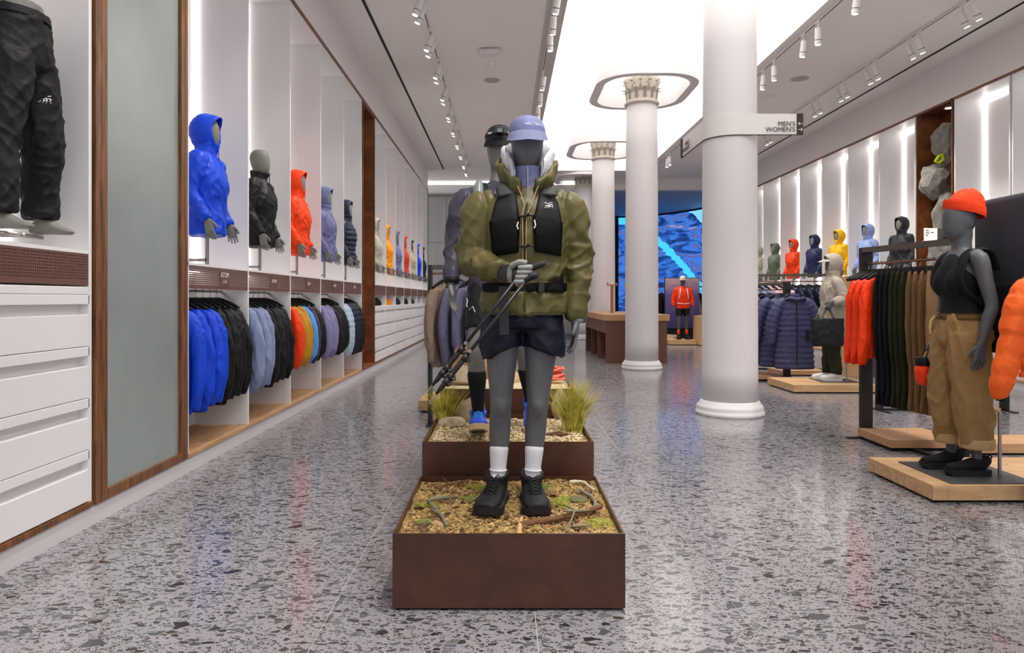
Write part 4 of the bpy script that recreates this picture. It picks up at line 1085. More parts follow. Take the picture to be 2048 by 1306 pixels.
def fmain(c):
    k = min(1, max(0, (abs(c.x - .01) - .19) / .05)); b = f0(c)
    if c.z < 1.3: b += k * f1(c)
    if c.y < 0 and 1.2 < c.z < 1.6: b *= .35 + .65 * k
    if c.z > 1.40: b *= max(.2, 1 - (c.z - 1.40) * 8)
    return b - (.006 if abs(c.z - 1.095) < .03 else 0)
JK = obj('jacket', remesh(bm, .0085, 2, disp=fmain), F_OLV, MX)
# open hood lying back on the collar
bm = bmesh.new()
bm.free()
def collar(prof, gap, dip, rise, seed, amp=.012, N=56, y0=.02, sy=.92):
    bm = bmesh.new(); rings = []; z0, z1 = prof[0][1], max(p[1] for p in prof)
    for r_, z in prof:
        row = []
        for j in range(N + 1):
            t = -PI / 2 + gap + (2 * PI - 2 * gap) * j / N
            fr = max(0, -math.sin(t)); u = max(0, (z - z0) / (z1 - z0)); w_ = amp * noise.noise(V((math.cos(t) * 3 + seed, math.sin(t) * 3, z * 10)))
            zz = z - fr ** 2 * dip * u + rise * max(0, math.sin(t)) * u + amp * .8 * u * noise.noise(V((math.cos(t) * 5, math.sin(t) * 5 + seed, 0)))
            row.append(bm.verts.new((OX + math.cos(t) * (r_ + w_), y0 + math.sin(t) * (r_ + w_) * sy - .02 * fr, zz)))
        rings.append(row)
    for a, b in zip(rings, rings[1:]):
        for j in range(N): bm.faces.new((a[j], a[j + 1], b[j + 1], b[j]))
    bmesh.ops.recalc_face_normals(bm, faces=bm.faces); bmesh.ops.solidify(bm, geom=list(bm.faces), thickness=.006)
    return bm
obj('collar_hood', collar([(.108, 1.52), (.122, 1.57), (.140, 1.62), (.154, 1.67), (.157, 1.70), (.148, 1.715), (.130, 1.69), (.114, 1.65), (.10, 1.60)], .26, .12, .07, 0., .034), F_OLV, JK, smooth=True)
obj('inner_hood', collar([(.098, 1.60), (.112, 1.65), (.126, 1.70), (.134, 1.755), (.128, 1.79), (.116, 1.79), (.112, 1.75), (.105, 1.70), (.096, 1.64)], .62, .12, .05, 5., .026), fab('white_windshell', '#C9C8D2', .35, var=.1, vscale=20), MX, smooth=True)
bm = bmesh.new(); loft(bm, [(OX, -.005, 1.46, .07, .11), (OX, .0, 1.56, .072, .088), (OX, -.002, 1.63, .072, .085), (OX, -.004, 1.685, .070, .086)], n=24, sub_=4)
ml = obj('mid_layer', bm, fab('lilac_fleece', '#7478A0', .7), MX, smooth=True)
obj('zipper', zip_strip([(OX, -.118, 1.49), (OX, -.093, 1.58), (OX, -.09, 1.675)], .004), mat('silver_zip', '#A9AAB8', .4, metal=.5), ml)
# jacket zipper and pulls
zp = bmesh.new(); ZX = .0
tube(zp, [(ZX + .002, -.156, .965), (ZX, -.158, 1.02), (ZX, -.15, 1.10), (ZX, -.152, 1.18), (ZX, -.168, 1.33), (ZX + .004, -.155, 1.43), (OX - .003, -.13, 1.49)], .008, 6)
obj('zipper', zp, F_OLD, JK)
zt = bmesh.new()
for e in (-1, 1): tube(zt, [(ZX + e * .008, -.160, 1.11), (ZX + e * .008, -.178, 1.33), (ZX + e * .01, -.166, 1.43), (OX + e * .018, -.152, 1.48), (OX + e * .034, -.136, 1.535), (OX + e * .05, -.132, 1.575)], .0028, 5)
obj('zipper_tape', zt, mat('tan_tape', '#A98C62', .5), JK)
hemb = bmesh.new(); loft(hemb, [(.006, 0, .952, .213, .158), (.006, 0, .966, .2145, .1595)], n=36, sub_=2); obj('hem', hemb, F_OLD, JK)
# running vest: two chest panels, straps, emblem
M_VEST = fab('black_mesh', '#141316', .75); M_VESTG = fab('charcoal_panel', '#37373B', .6)
def chest_y(x, z):
    """front surface of the jacket torso"""
    zz = [(1.06, .205, .148, 0), (1.10, .192, .14, 0), (1.16, .198, .142, 0), (1.34, .215, .158, -.008), (1.46, .22, .14, -.004), (1.53, .165, .108, .004), (1.585, .105, .09, .01)]
    for a, b in zip(zz, zz[1:]):
        if a[0] <= z <= b[0]:
            t = (z - a[0]) / (b[0] - a[0]); w_, d, y = [a[i] + (b[i] - a[i]) * t for i in (1, 2, 3)]
            u = min(.985, abs(x - .008) / w_); return y - d * math.sqrt(1 - u * u)
    return -.1
def patch(poly, m, name, parent, off=.012, th=.012, nx=9, nz=14):
    """quad patch (4 corners x,z bottom-left, bottom-right, top-right, top-left) laid on the chest"""
    bm = bmesh.new(); g = []
    (ax, az), (bx, bz), (cx_, cz), (dx, dz) = poly
    for j in range(nz + 1):
        t = j / nz; row = []
        for i in range(nx + 1):
            s = i / nx
            x = (ax + (bx - ax) * s) * (1 - t) + (dx + (cx_ - dx) * s) * t; z = (az + (bz - az) * s) * (1 - t) + (dz + (cz - dz) * s) * t
            ed = min(s, 1 - s, t, 1 - t); pf = off + .006 + .012 * min(1, ed * 6) 
            row.append(bm.verts.new((x, chest_y(x, z) - pf, z)))
        g.append(row)
    for j in range(nz):
        for i in range(nx): bm.faces.new((g[j][i], g[j][i + 1], g[j + 1][i + 1], g[j + 1][i]))
    bmesh.ops.solidify(bm, geom=list(bm.faces), thickness=-th)
    return obj(name, bm, m, parent, smooth=True)
vest = patch([(-.155, 1.235), (-.028, 1.25), (-.020, 1.42), (-.170, 1.405)], M_VEST, 'vest', MX)
patch([(.05, 1.255), (.180, 1.235), (.188, 1.40), (.038, 1.425)], M_VEST, 'vest_panel', vest)
patch([(-.168, 1.385), (-.021, 1.40), (-.042, 1.565), (-.125, 1.57)], M_VESTG, 'vest_strap', vest, .010)
patch([(.040, 1.40), (.187, 1.38), (.155, 1.565), (.08, 1.57)], M_VESTG, 'vest_strap', vest, .010)
for s, pts in ((-1, [(-.085, -.118, 1.53), (-.10, -.07, 1.585), (-.10, .02, 1.60), (-.10, .10, 1.53), (-.10, .145, 1.40)]), (1, [(.12, -.118, 1.53), (.125, -.07, 1.575), (.125, .02, 1.595), (.12, .10, 1.53), (.12, .145, 1.40)])):
    b_ = bmesh.new(); loft(b_, [(*p, .038, .010) for p in pts], ref=(1, 0, 0), n=12, sub_=4); obj('shoulder_strap', b_, M_VESTG, vest, smooth=True)
b_ = bmesh.new(); loft(b_, [(.008, .165, 1.14, .15, .03), (.008, .18, 1.30, .16, .05), (.008, .165, 1.47, .12, .04)], n=16); obj('back_panel', b_, M_VEST, vest, smooth=True)
for z in (1.425, 1.28):
    b_ = bmesh.new(); tube(b_, [(-.03, chest_y(-.03, z) - .022, z - .004), (0, chest_y(0, z) - .026, z), (.045, chest_y(.045, z) - .022, z + .004)], .0045, 6)
    tube(b_, [(-.002, chest_y(0, z) - .028, z - .012), (.02, chest_y(0, z) - .028, z + .01)], .006, 6); obj('chest_strap', b_, M_BLACK, vest)
b_ = bmesh.new(); tube(b_, [(-.03, -.19, 1.395), (-.036, -.19, 1.375), (-.03, -.19, 1.36)], .003, 5); tube(b_, [(.047, -.185, 1.405), (.052, -.187, 1.38), (.046, -.187, 1.365)], .003, 5)
obj('pull_cords', b_, M_WPRINT, vest)
b_ = sub(vest, logo_mesh(.022), 'emblem', M_WPRINT, (.115, chest_y(.115, 1.47) - .042, 1.475), (PI / 2 - .15, 0, .1))
# waist belt with buckle and loose webbing
b_ = bmesh.new()
loft(b_, [(.006, 0, 1.065, .212, .158), (.006, 0, 1.085, .214, .16), (.006, 0, 1.108, .212, .158)], n=40, sub_=3, open_ends=True); bmesh.ops.solidify(b_, geom=list(b_.faces), thickness=.006)
belt = obj('waist_belt', b_, M_BLACK, MX, smooth=True)
patch([(.095, 1.066), (.198, 1.063), (.193, 1.155), (.15, 1.125)], M_VEST, 'hip_wing', belt, .014)
obj('buckle', B(.065, .095, -.176, -.158, 1.06, 1.115, bev=.004), M_BLACKM, belt)
b_ = bmesh.new(); loft(b_, [(-.10, -.165, 1.09, .024, .003), (-.10, -.178, 1.02, .024, .003), (-.098, -.172, .95, .023, .003), (-.095, -.165, .86, .023, .003)], n=10); obj('webbing_tail', b_, fab('grey_webbing', '#3B3A3C', .8), belt)
# shorts
F_SHORT = fab('navy_shorts', '#0C0F22', .5, var=.12)
bm = bmesh.new()
loft(bm, [(0, 0, .99, .18, .13), (0, 0, .93, .19, .138), (0, .004, .89, .18, .13), (0, .0, .86, .10, .09)], n=26)
for s in (-1, 1):
    h_ = LEGS[s][0]; loft(bm, [(h_[0], 0, .93, .098, .115), (h_[0] + s * .004, 0, .86, .104, .118), (h_[0] + s * .006 - (.003 if s < 0 else -.002), 0, .79, .104, .114), (h_[0] + s * .004, 0, .77, .101, .110)], n=22)
SHO = obj('shorts', remesh(bm, .009, 2, disp=folds(.006, 9, 5, 6.)), F_SHORT, MX)
# socks and boots
M_SOCK = fab('white_sock', '#D5D3DA', .85, bscale=120)
for s in (-1, 1):
    an = V(LEGS[s][2]); kn = V(LEGS[s][1]); b_ = bmesh.new()
    P = [kn.lerp(an, k) for k in (.555, .565, .70, .80, .815, .83, .95, 1.02)]
    rr_ = [.0455, .047, .0425, .040, .045, .040, .037, .037]
    loft(b_, [(p.x, p.y + .012 * max(0, 1 - 2.2 * i / 7), p.z, r_, r_) for i, (p, r_) in enumerate(zip(P, rr_))], n=20, sub_=3); obj('sock', b_, M_SOCK, MX, smooth=True)
M_BOOT = fab('boot_black', '#1B1A1C', .6); M_SOLE = mat('rubber_black', '#101012', .7); M_LACE = mat('lace_black', '#0D0D10', .7)
bt = shoe(MX, (-.135, .015, .005), -.22, M_BOOT, M_SOLE, .045, .315, lace=M_LACE, wide=1.22)
bm2 = shoe(MX, (.043, .015, .005), .08, M_BOOT, M_SOLE, .045, .315, lace=M_LACE, wide=1.22)
for o in (bt, bm2):
    b_ = bmesh.new(); tube(b_, [(0, -.034, .125), (0, -.038, .155), (0, -.03, .158)], .006, 6); obj('pull_tab', b_, M_BLACK, o)
b_ = bmesh.new(); box(b_, -.006, .006, -.048, -.042, .108, .135); obj('tongue_badge', b_, M_WPRINT, bt)
# cap
F_CAP = fab('lilac_cap', '#6C7199', .6)
def cap_mesh(x, y, z, s=1., brim=.075, droop=.02, bw=.9, hgt=.105):
    bm = bmesh.new(); rows = []; N_ = 40
    for i in range(11):
        a = PI / 2 * i / 10; row = []
        for j in range(N_):
            t = 2 * PI * j / N_; k = 1 + .012 * math.sin(6 * t) * math.sin(a) * math.cos(a)
            row.append(bm.verts.new((x + .088 * s * math.cos(t) * max(.02, math.cos(a) ** .62) * k, y + .112 * s * math.sin(t) * max(.02, math.cos(a) ** .62) * k, z + hgt * s * math.sin(a) ** .9)))
        rows.append(row)
    low = [bm.verts.new((v.co.x, v.co.y, z - .015)) for v in rows[0]]; rows.insert(0, low)
    for a, b in zip(rows, rows[1:]):
        for j in range(N_): bm.faces.new((a[j], a[(j + 1) % N_], b[(j + 1) % N_], b[j]))
    bm.faces.new(rows[-1])
    me_ = obj_mesh(bm, 'cap')
    b2 = bmesh.new(); g = []
    for i in range(6):
        u = i / 5; row = []
        for j in range(19):
            t = PI + PI * (.5 + bw * (j / 18 - .5) * 1.0) - 0
            t = -PI / 2 + bw * PI / 2 * (j / 9 - 1)
            c_, s_ = math.cos(t), math.sin(t); f = max(0, -s_)
            row.append(b2.verts.new((x + .089 * s * c_ * (1 + .10 * u), y + .113 * s * s_ - brim * u * f ** .7, z + .004 - .018 * u * u - .012 * abs(c_) * u - droop * u * f)))
        g.append(row)
    for a, b in zip(g, g[1:]):
        for j in range(18): b2.faces.new((a[j], a[j + 1], b[j + 1], b[j]))
    bmesh.ops.solidify(b2, geom=list(b2.faces), thickness=.004)
    return me_, obj_mesh(b2, 'brim')
cm, br_ = cap_mesh(OX, .002, 1.846, 1.06, .095, .050, hgt=.088)
cp_ = obj('cap', cm, F_CAP, MX); obj('brim', br_, fab('lilac_brim', '#9297BC', .6), cp_)
tm = text_mesh("ARC'TERYX", .021, .0005, 'CENTER')
for v in tm.vertices:      # lay the lettering on the curved crown
    t = -PI / 2 + .40 + v.co.x / .10; h_ = v.co.y + .026; a = math.asin(min(1, h_ / .0933)); kk = math.cos(a) ** .62
    e = .0025 + v.co.z
    v.co = V((OX + (.0933 * kk + e) * math.cos(t), .002 + (.1187 * kk + e) * math.sin(t), 1.846 + h_))
obj('lettering', tm, mat('pale_print', '#C9CBE2', .6), cp_)
# gloved fist
M_GLV = fab('glove_grey', '#8C8C88', .6); M_GLB = mat('glove_black', '#1C1D22', .35)
gw = V(AL[2]) + V((.012, -.008, -.004)); bm = bmesh.new()
loft(bm, [(*(gw + V((-.02, .02, .004))), .034, .034), (*(gw + V((.03, -.025, -.004))), .042, .034), (*(gw + V((.075, -.055, -.010))), .044, .030), (*(gw + V((.10, -.068, -.012))), .036, .026)], ref=(0, 0, 1), n=16)
GL = obj('glove', obj_mesh(bm, 'glove'), M_GLB, MX)
bm = bmesh.new()
for i in range(4):
    o_ = V((0, 0, .030 - .021 * i)) + gw; e = i * .006
    loft(bm, [(*(o_ + V((.078 - e, -.052, -.006))), .0125, .0125), (*(o_ + V((.112 - e, -.080, -.006))), .0128, .0128), (*(o_ + V((.118 - e, -.108, -.008))), .012, .012), (*(o_ + V((.090 - e, -.122, -.010))), .0115, .0115), (*(o_ + V((.062 - e, -.112, -.010))), .010, .010)], ref=(0, 0, 1), n=10)
obj('fingers', bm, M_GLV, GL, smooth=True)
bm = bmesh.new(); loft(bm, [(*(gw + V((.03, -.06, .028))), .016, .015), (*(gw + V((.065, -.088, .045))), .014, .014), (*(gw + V((.098, -.105, .042))), .011, .011)], ref=(0, 0, 1), n=10); obj('thumb', bm, M_GLV, GL, smooth=True)
bm = bmesh.new(); loft(bm, [(*(gw + V((.028, -.026, -.004))), .0445, .0365), (*(gw + V((.048, -.038, -.006))), .046, .0365)], ref=(0, 0, 1), n=16, sub_=2); obj('glove_strap', bm, M_GLV, GL, smooth=True)
bm = bmesh.new(); loft(bm, [(*(V(AL[2]) + V((-.022, .033, .012))), .056, .056), (*(V(AL[2]) + V((-.006, .008, .002))), .054, .054)], ref=(0, 0, 1), n=20, sub_=2); obj('cuff', bm, F_OLD, JK, smooth=True)
bm = bmesh.new(); loft(bm, [(AR[2][0], AR[2][1], .955, .042, .042), (AR[2][0] + .002, AR[2][1] - .003, .915, .036, .036)], n=18, sub_=2); obj('wrist_band', bm, mat('silver_cuff', '#A2A4B2', .3, metal=.3), MX, smooth=True)
# trekking poles held in the fist (a pair, each its own thing)
M_CARB = mat('carbon_black', '#17171A', .32); M_ALU = mat('pole_grip_foam', '#1A1A1D', .7)
base = V(MX.location)
grip = base + gw + V((.085, -.095, -.005))
def pole(off, label, hk=1.):
    d = (V((-.50, -.02, -.63))).normalized(); a = grip + off
    t = thing('trekking_pole', label, 'trekking pole', a)
    top = d * -.10; bm = bmesh.new(); tube(bm, [d * -.02, d * .60], .0085, 10); obj('shaft', bm, M_CARB, t, smooth=True)
    bm = bmesh.new(); tube(bm, [d * .46, d * .485, d * .62, d * .66], [.010, .0125, .0115, .006], 10); obj('lower_section', bm, M_CARB, t, smooth=True)
    h2 = V((.9, -.12, .32)).normalized(); bm = bmesh.new(); tube(bm, [V((0, 0, 0)) + d * .02, V((.02, -.004, .012)), h2 * (.05 * hk), h2 * (.085 * hk), h2 * (.105 * hk)], [.011, .015, .0165, .015, .008], 12); obj('grip', bm, M_ALU, t, smooth=True)
    for k in (.44, .545, .575):
        sd = d.cross(V((0, 1, 0))).normalized()
        bm = bmesh.new(); tube(bm, [d * k, d * (k + .028)], .0145, 12); tube(bm, [d * k + sd * .012, d * (k + .012) + sd * .026 + V((0, -.008, 0)), d * (k + .028) + sd * .013], .0045, 6); obj('clamp', bm, M_BLACKM, t, smooth=True)
    bm = bmesh.new(); tube(bm, [d * .655, d * .70, d * .715], [.004, .003, .001], 6); obj('tip', bm, M_STEEL, t)
    bm = bmesh.new(); tube(bm, [d * .41, d * .425], .0092, 10); obj('ring_mark', bm, M_STEEL, t)
pole(V((0, 0, .012)), 'black trekking pole gripped in the gloved fist, upper of the pair')
pole(V((.02, -.03, -.022)), 'black trekking pole gripped in the gloved fist, lower of the pair', .45)
b_ = bmesh.new(); loft(b_, [(*(gw + V((.05, -.05, -.045))), .012, .003), (*(gw + V((.075, -.08, -.07))), .012, .003), (*(gw + V((.045, -.075, -.105))), .012, .003)], ref=(.7, 0, .7), n=8, sub_=3); obj('wrist_strap', b_, mat('tan_strap', '#B5794A', .7), GL)

# ---- rear mannequin, mid-stride, dusk jacket and blue shoes; local x = (px-1000)/318, z = .83-(py-598)/318
MR = thing('mannequin', 'striding grey mannequin in dusk purple jacket, black headlamp cap and blue running shoes', 'mannequin', (-.035, 4.42, .485))
bm = bmesh.new(); head(bm, .0, 0, 1.69, 1.08)
loft(bm, [(.0, 0, .88, .13, .1), (.0, 0, .98, .165, .115), (0, 0, 1.16, .14, .1), (0, -.01, 1.34, .165, .122), (0, 0, 1.46, .16, .105), (0, .01, 1.55, .08, .07), (0, .012, 1.64, .058, .06)], n=20)
RL = {-1: ((-.10, .0, .93), (-.145, -.16, .53), (-.135, -.07, .13)), 1: ((.10, .0, .93), (.155, .04, .52), (.205, .24, .15))}
for s in (-1, 1): limb(bm, leg_pts(*RL[s], 1.03), 16)
RA = {-1: ((-.225, .0, 1.47), (-.285, .03, 1.19), (-.300, -.06, .94)), 1: ((.225, 0, 1.47), (.28, .05, 1.19), (.27, .02, .93))}
for s in (-1, 1): limb(bm, arm_pts(s, *RA[s]))
me = remesh(bm, .010, 3); hb_ = bmesh.new()
for s in (-1, 1): hand(hb_, RA[s][2], (.03, -.12, -1), (-s, -.2, 0), 1.08, thumb=1 if s < 0 else -1, curl=.16)
obj('body', join(me, hb_), M_MANNW, MR)
F_DUSK = fab('dusk_jacket', '#413C4C', .45)
bm = bmesh.new()
loft(bm, [(0, .0, .885, .195, .148), (0, 0, 1.0, .20, .146), (0, 0, 1.12, .19, .138), (0, -.008, 1.33, .212, .155), (0, -.004, 1.44, .215, .138), (0, .004, 1.51, .165, .106), (0, .01, 1.565, .095, .085)], n=28)
for s in (-1, 1): sleeve(bm, *RA[s], s, .93)
RJ = obj('jacket', remesh(bm, .010, 3, disp=folds(.012, 6.5, 4, 21., .008)), F_DUSK, MR)
bm = bmesh.new(); loft(bm, [(RA[-1][2][0], RA[-1][2][1], .975, .048, .048), (RA[-1][2][0], RA[-1][2][1] - .006, .945, .046, .046)], n=18, sub_=2); obj('cuff', bm, M_BLACK, RJ, smooth=True)
bm = bmesh.new(); loft(bm, [(0, 0, .97, .175, .128), (0, 0, .90, .182, .132), (0, 0, .84, .10, .09)], n=24)
for s in (-1, 1):
    h_, k_ = V(RL[s][0]), V(RL[s][1]); loft(bm, [(*(h_ + V((0, 0, -.02))), .1, .112), (*h_.lerp(k_, .35), .094, .1), (*h_.lerp(k_, .62), .088, .09), (*h_.lerp(k_, .70), .084, .086)], n=20)
RS = obj('shorts', remesh(bm, .010, 2, disp=folds(.005, 9, 5, 16.)), fab('black_shorts', '#18181C', .6), MR)
bm = bmesh.new(); tube(bm, [(-.20, -.10, .80), (-.185, -.135, .78), (-.165, -.15, .80), (-.15, -.165, .765)], .0025, 5); tube(bm, [(-.205, -.07, .85), (-.20, -.11, .83), (-.205, -.12, .80)], .0025, 5); obj('piping', bm, M_WPRINT, RS)
for s in (-1, 1):
    kn, an = V(RL[s][1]), V(RL[s][2]); b_ = bmesh.new()
    P = [kn.lerp(an, k) for k in (.36, .38, .5, .75, .95, 1.1)]; rr_ = [.056, .058, .055, .043, .037, .037]
    loft(b_, [(p.x, p.y + .016 * max(0, 1 - i / 4), p.z, r_, r_) for i, (p, r_) in enumerate(zip(P, rr_))], n=18, sub_=3); obj('sock', b_, fab('black_sock', '#161618', .85), MR, smooth=True)
F_RUN = fab('blue_mesh', '#2E55D8', .6); M_MID = mat('cream_midsole', '#C9AE82', .6); M_LBL = mat('blue_lace', '#2F86E0', .6)
s1 = shoe(MR, (-.135, -.06, .010), .05, F_RUN, M_MID, .03, .30, pitch=-.22, lace=M_LBL, name='running_shoe')
s2 = shoe(MR, (.205, .25, .035), .0, F_RUN, M_MID, .03, .30, pitch=.25, lace=M_LBL, name='running_shoe')
for o in (s1, s2):
    b_ = bmesh.new(); box(b_, -.035, .035, -.225, -.13, -.004, .004); obj('outsole', b_, M_SOLE, o)
    b_ = bmesh.new(); tube(b_, [(0, -.03, .105), (0, -.036, .14), (0, -.03, .142)], .007, 6); obj('pull_tab', b_, M_LBL, o)
cm, br_ = cap_mesh(0, .004, 1.828, 1.06, .062, .035)
rc_ = obj('cap', cm, fab('black_cap', '#1A1A1D', .6), MR); obj('brim', br_, MATS['black_cap'], rc_)
b_ = bmesh.new(); loft(b_, [(0, .004, 1.862, .0965, .122), (0, .004, 1.885, .0935, .118)], n=32, sub_=2); hl_ = obj('headlamp_band', b_, mat('headband', '#202124', .7), rc_, smooth=True)
obj('headlamp', B(-.028, .028, -.150, -.112, 1.855, 1.90, bev=.008), mat('headlamp_black', '#17181A', .25), hl_)
obj('headlamp_lens', B(-.016, .016, -.154, -.149, 1.862, 1.886, bev=.002), mat('smoked_lens', '#5A6A62', .1), hl_)
for x_ in (-.062, .062):
    o = sub(rc_, text_mesh('PRO', .018, .0005, 'CENTER'), 'lettering', M_WPRINT, (x_, -.102 if True else 0, 1.862), (PI / 2, 0, .75 if x_ > 0 else -.75))
# rear vest straps with soft flask
rv = bmesh.new()
for s in (-1, 1):
    loft(rv, [(s * .10, -.165, 1.20, .05, .016), (s * .11, -.178, 1.34, .055, .018), (s * .115, -.158, 1.44, .05, .016), (s * .115, -.095, 1.535, .042, .014), (s * .11, .02, 1.565, .04, .012), (s * .10, .11, 1.50, .045, .02), (s * .08, .16, 1.36, .06, .02)], ref=(1, 0, 0), n=12)
RV = obj('vest', rv, M_VEST, MR, smooth=True)
b_ = bmesh.new(); loft(b_, [(-.125, -.165, 1.44, .03, .022), (-.13, -.15, 1.50, .032, .024), (-.128, -.125, 1.55, .026, .02), (-.125, -.115, 1.575, .012, .012)], n=14); obj('soft_flask', b_, mat('flask_clear', '#6E7876', .3), RV, smooth=True)
# ================================================================ RIGHT SIDE
def slab(x0, x1, y0, y1, h, label, m, planks=0, z0=.018, feet=None):
    t = thing('wood_platform', label, 'platform', ((x0 + x1) / 2, (y0 + y1) / 2, 0))
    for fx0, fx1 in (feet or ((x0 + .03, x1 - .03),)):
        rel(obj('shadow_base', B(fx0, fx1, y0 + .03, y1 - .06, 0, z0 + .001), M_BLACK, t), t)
    if planks:
        e = .10
        rel(obj('edge_board', B(x0, x0 + e, y0, y1, z0, h, bev=.002), m, t), t)
        rel(obj('edge_board', B(x1 - e, x1, y0, y1, z0, h, bev=.002), m, t), t)
        rel(obj('edge_board', B(x0 + e + .001, x1 - e - .001, y0, y0 + e, z0, h, bev=.002), m, t), t)
        n = planks; d = (y1 - y0 - e) / n
        for k in range(n): rel(obj('board', B(x0 + e + .001, x1 - e - .001, y0 + e + k * d + .001, y0 + e + (k + 1) * d - .001, z0, h - .001, bev=.002), m, t), t)
        rr = random.Random(4)
        for k in range(7):
            kx, ky = rr.uniform(x0 + .1, x1 - .2), rr.uniform(y0 + .02, y1 - .1); b_ = bmesh.new(); lathe(b_, [(1, 0), (1, .0008)], 12)
            o = rel(obj('knot', b_, M_KNOT, t), t); o.location += V((kx, ky, h - .0004)); o.scale = (rr.uniform(.008, .018), rr.uniform(.005, .009), 1)
    else:
        rel(obj('block', B(x0, x1, y0, y1, z0, h, bev=.003), m, t), t)
    return t
M_KNOT = mat('wood_knot', '#7A4E2C', .6)
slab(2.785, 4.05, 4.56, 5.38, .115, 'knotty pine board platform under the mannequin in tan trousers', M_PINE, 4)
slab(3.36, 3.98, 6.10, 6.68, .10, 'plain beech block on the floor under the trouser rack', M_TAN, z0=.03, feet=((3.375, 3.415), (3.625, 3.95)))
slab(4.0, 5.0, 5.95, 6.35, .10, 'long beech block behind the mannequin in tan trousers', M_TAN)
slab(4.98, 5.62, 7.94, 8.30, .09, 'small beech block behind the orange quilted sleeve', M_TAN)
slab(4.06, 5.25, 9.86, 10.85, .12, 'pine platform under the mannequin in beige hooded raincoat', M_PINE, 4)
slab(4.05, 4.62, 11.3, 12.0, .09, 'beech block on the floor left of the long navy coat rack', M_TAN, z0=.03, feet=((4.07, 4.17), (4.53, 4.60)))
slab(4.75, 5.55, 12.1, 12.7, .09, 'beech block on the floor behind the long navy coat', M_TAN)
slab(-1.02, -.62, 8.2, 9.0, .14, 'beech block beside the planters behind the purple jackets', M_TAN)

# ---- garment racks: black flat-steel frames
def rack(x0, y0, x1, y1, label, h=1.82, wd=.12, base=True, bar=1.665, foot=.20):
    """flat-steel frame between two floor points"""
    a, b = V((x0, y0, 0)), V((x1, y1, 0)); d = (b - a); L = d.length; ang = math.atan2(d.y, d.x)
    t = thing('garment_rack', label, 'clothes rack', a, ang)
    obj('post', B(-.02, .02, -wd / 2, wd / 2, 0, h), M_BLACKM, t); obj('post', B(L - .02, L + .02, -wd / 2, wd / 2, 0, h), M_BLACKM, t)
    obj('top_rail', B(.021, L - .021, -wd / 2, wd / 2, h - .045, h), mat('bronze_rail', '#5A514B', .4, metal=.4), t)
    if base: obj('base_rail', B(.021, L - .021, -.03, .03, .0, .025), M_BLACKM, t)
    bm = bmesh.new(); tube(bm, [(.021, 0, bar), (L - .021, 0, bar)], .011, 10); obj('hang_rod', bm, mat('copper_rod', '#B08872', .3, metal=.8), t)
    for e in (0, L): obj('foot', B(e - .03, e + .03, -foot, foot, 0, .012), M_BLACKM, t)
    return t
rack(3.46, 6.72, 3.66, 5.62, 'black steel rack of orange shirts and trousers with a card on top')
rack(4.46, 8.35, 5.95, 8.35, 'low black steel frame standing behind the trouser rack', h=1.2, bar=1.1)
rc2 = rack(4.50, 11.2, 4.12, 12.4, 'black steel rack carrying the long navy quilted coats', h=1.60, bar=1.48)
obj('face_out_arm', tube(bmesh.new(), [(-.019, 0, 1.48), (-.185, 0, 1.48), (-.20, 0, 1.495)], .009, 8), M_BLACKM, rc2)
rack(4.42, 13.3, 6.05, 13.1, 'taller black steel rack of pink and navy jackets', h=1.80, bar=1.66)
rack(-.80, 7.45, .28, 7.45, 'black steel rack of purple jackets behind the striding mannequin', h=1.69, bar=1.60)
# price card on the rack
cd = thing('shelf_card', 'small white printed card standing on the trouser rack', 'sign', (3.60, 5.93, 1.82), .2)
obj('card', B(-.065, .065, -.003, .003, 0, .11), M_PAPER, cd)
for i, (x_, z_, w_) in enumerate(((-.05, .085, .03), (-.05, .065, .035), (-.05, .045, .022), (.0, .07, .03))):
    obj('print_line', B(x_, x_ + w_, -.0038, -.003, z_, z_ + .007), M_INK, cd)
obj('foot', B(-.066, .066, -.02, .02, -.0, .004), M_PAPER, cd)
# garments on the trouser rack: along the rod from far (0) to near (1)
def on_rack(t, a=(3.46, 6.72), b=(3.66, 5.62), z=1.663): return (a[0] + (b[0] - a[0]) * t, a[1] + (b[1] - a[1]) * t, z)
ra = math.atan2(5.62 - 6.72, 3.66 - 3.46) + PI / 2
F_FLAME = fab('flame_shirt', '#EE3A0C', .55); F_TAN = fab('tan_twill', '#7E6040', .75); F_OLP = fab('olive_trousers', '#26290F', .75); F_BKT = fab('black_trousers', '#0E0D10', .7)
ME_OSH = hung('shell', 31., .74, vox=.010, bulge=-.01, d=.045, arm=.62, flare=.03)
for i, tt in enumerate((.035, .075)): 
    t = thing('empty_hanger', 'bare black wide-shouldered hanger beside the orange shirts', 'hanger', on_rack(tt), ra - .1, 'bare hangers on the trouser rack')
    sub(t, ME_HANG, 'hanger', M_BLACK); sub(t, ME_HOOK, 'hook', M_STEEL)
for i, tt in enumerate((.12, .19, .26)): garment(on_rack(tt), ra + (-.07, -.03, .01)[i], F_FLAME, ORD[i] + ' bright orange shirt from the bare hangers on the trouser rack', 'orange shirts on the trouser rack', ME_OSH, 'hanging_shirt', 'shirt', sc=(1, .62, 1))
for i, tt in enumerate((.33, .385, .44)): pants(on_rack(tt), ra, F_BKT, ORD[i] + ' pair of black trousers from the orange shirts', 'black trousers on the rack', i)
for i, tt in enumerate((.50, .555, .61)): pants(on_rack(tt), ra, F_OLP, ORD[i] + ' pair of olive green trousers from the black trousers', 'olive trousers on the rack', i)
for i, tt in enumerate((.68, .74, .80, .87)): pants(on_rack(tt), ra + .012 * i, F_TAN, ORD[i] + ' pair of tan trousers from the olive ones on the rack', 'tan trousers on the rack', i)
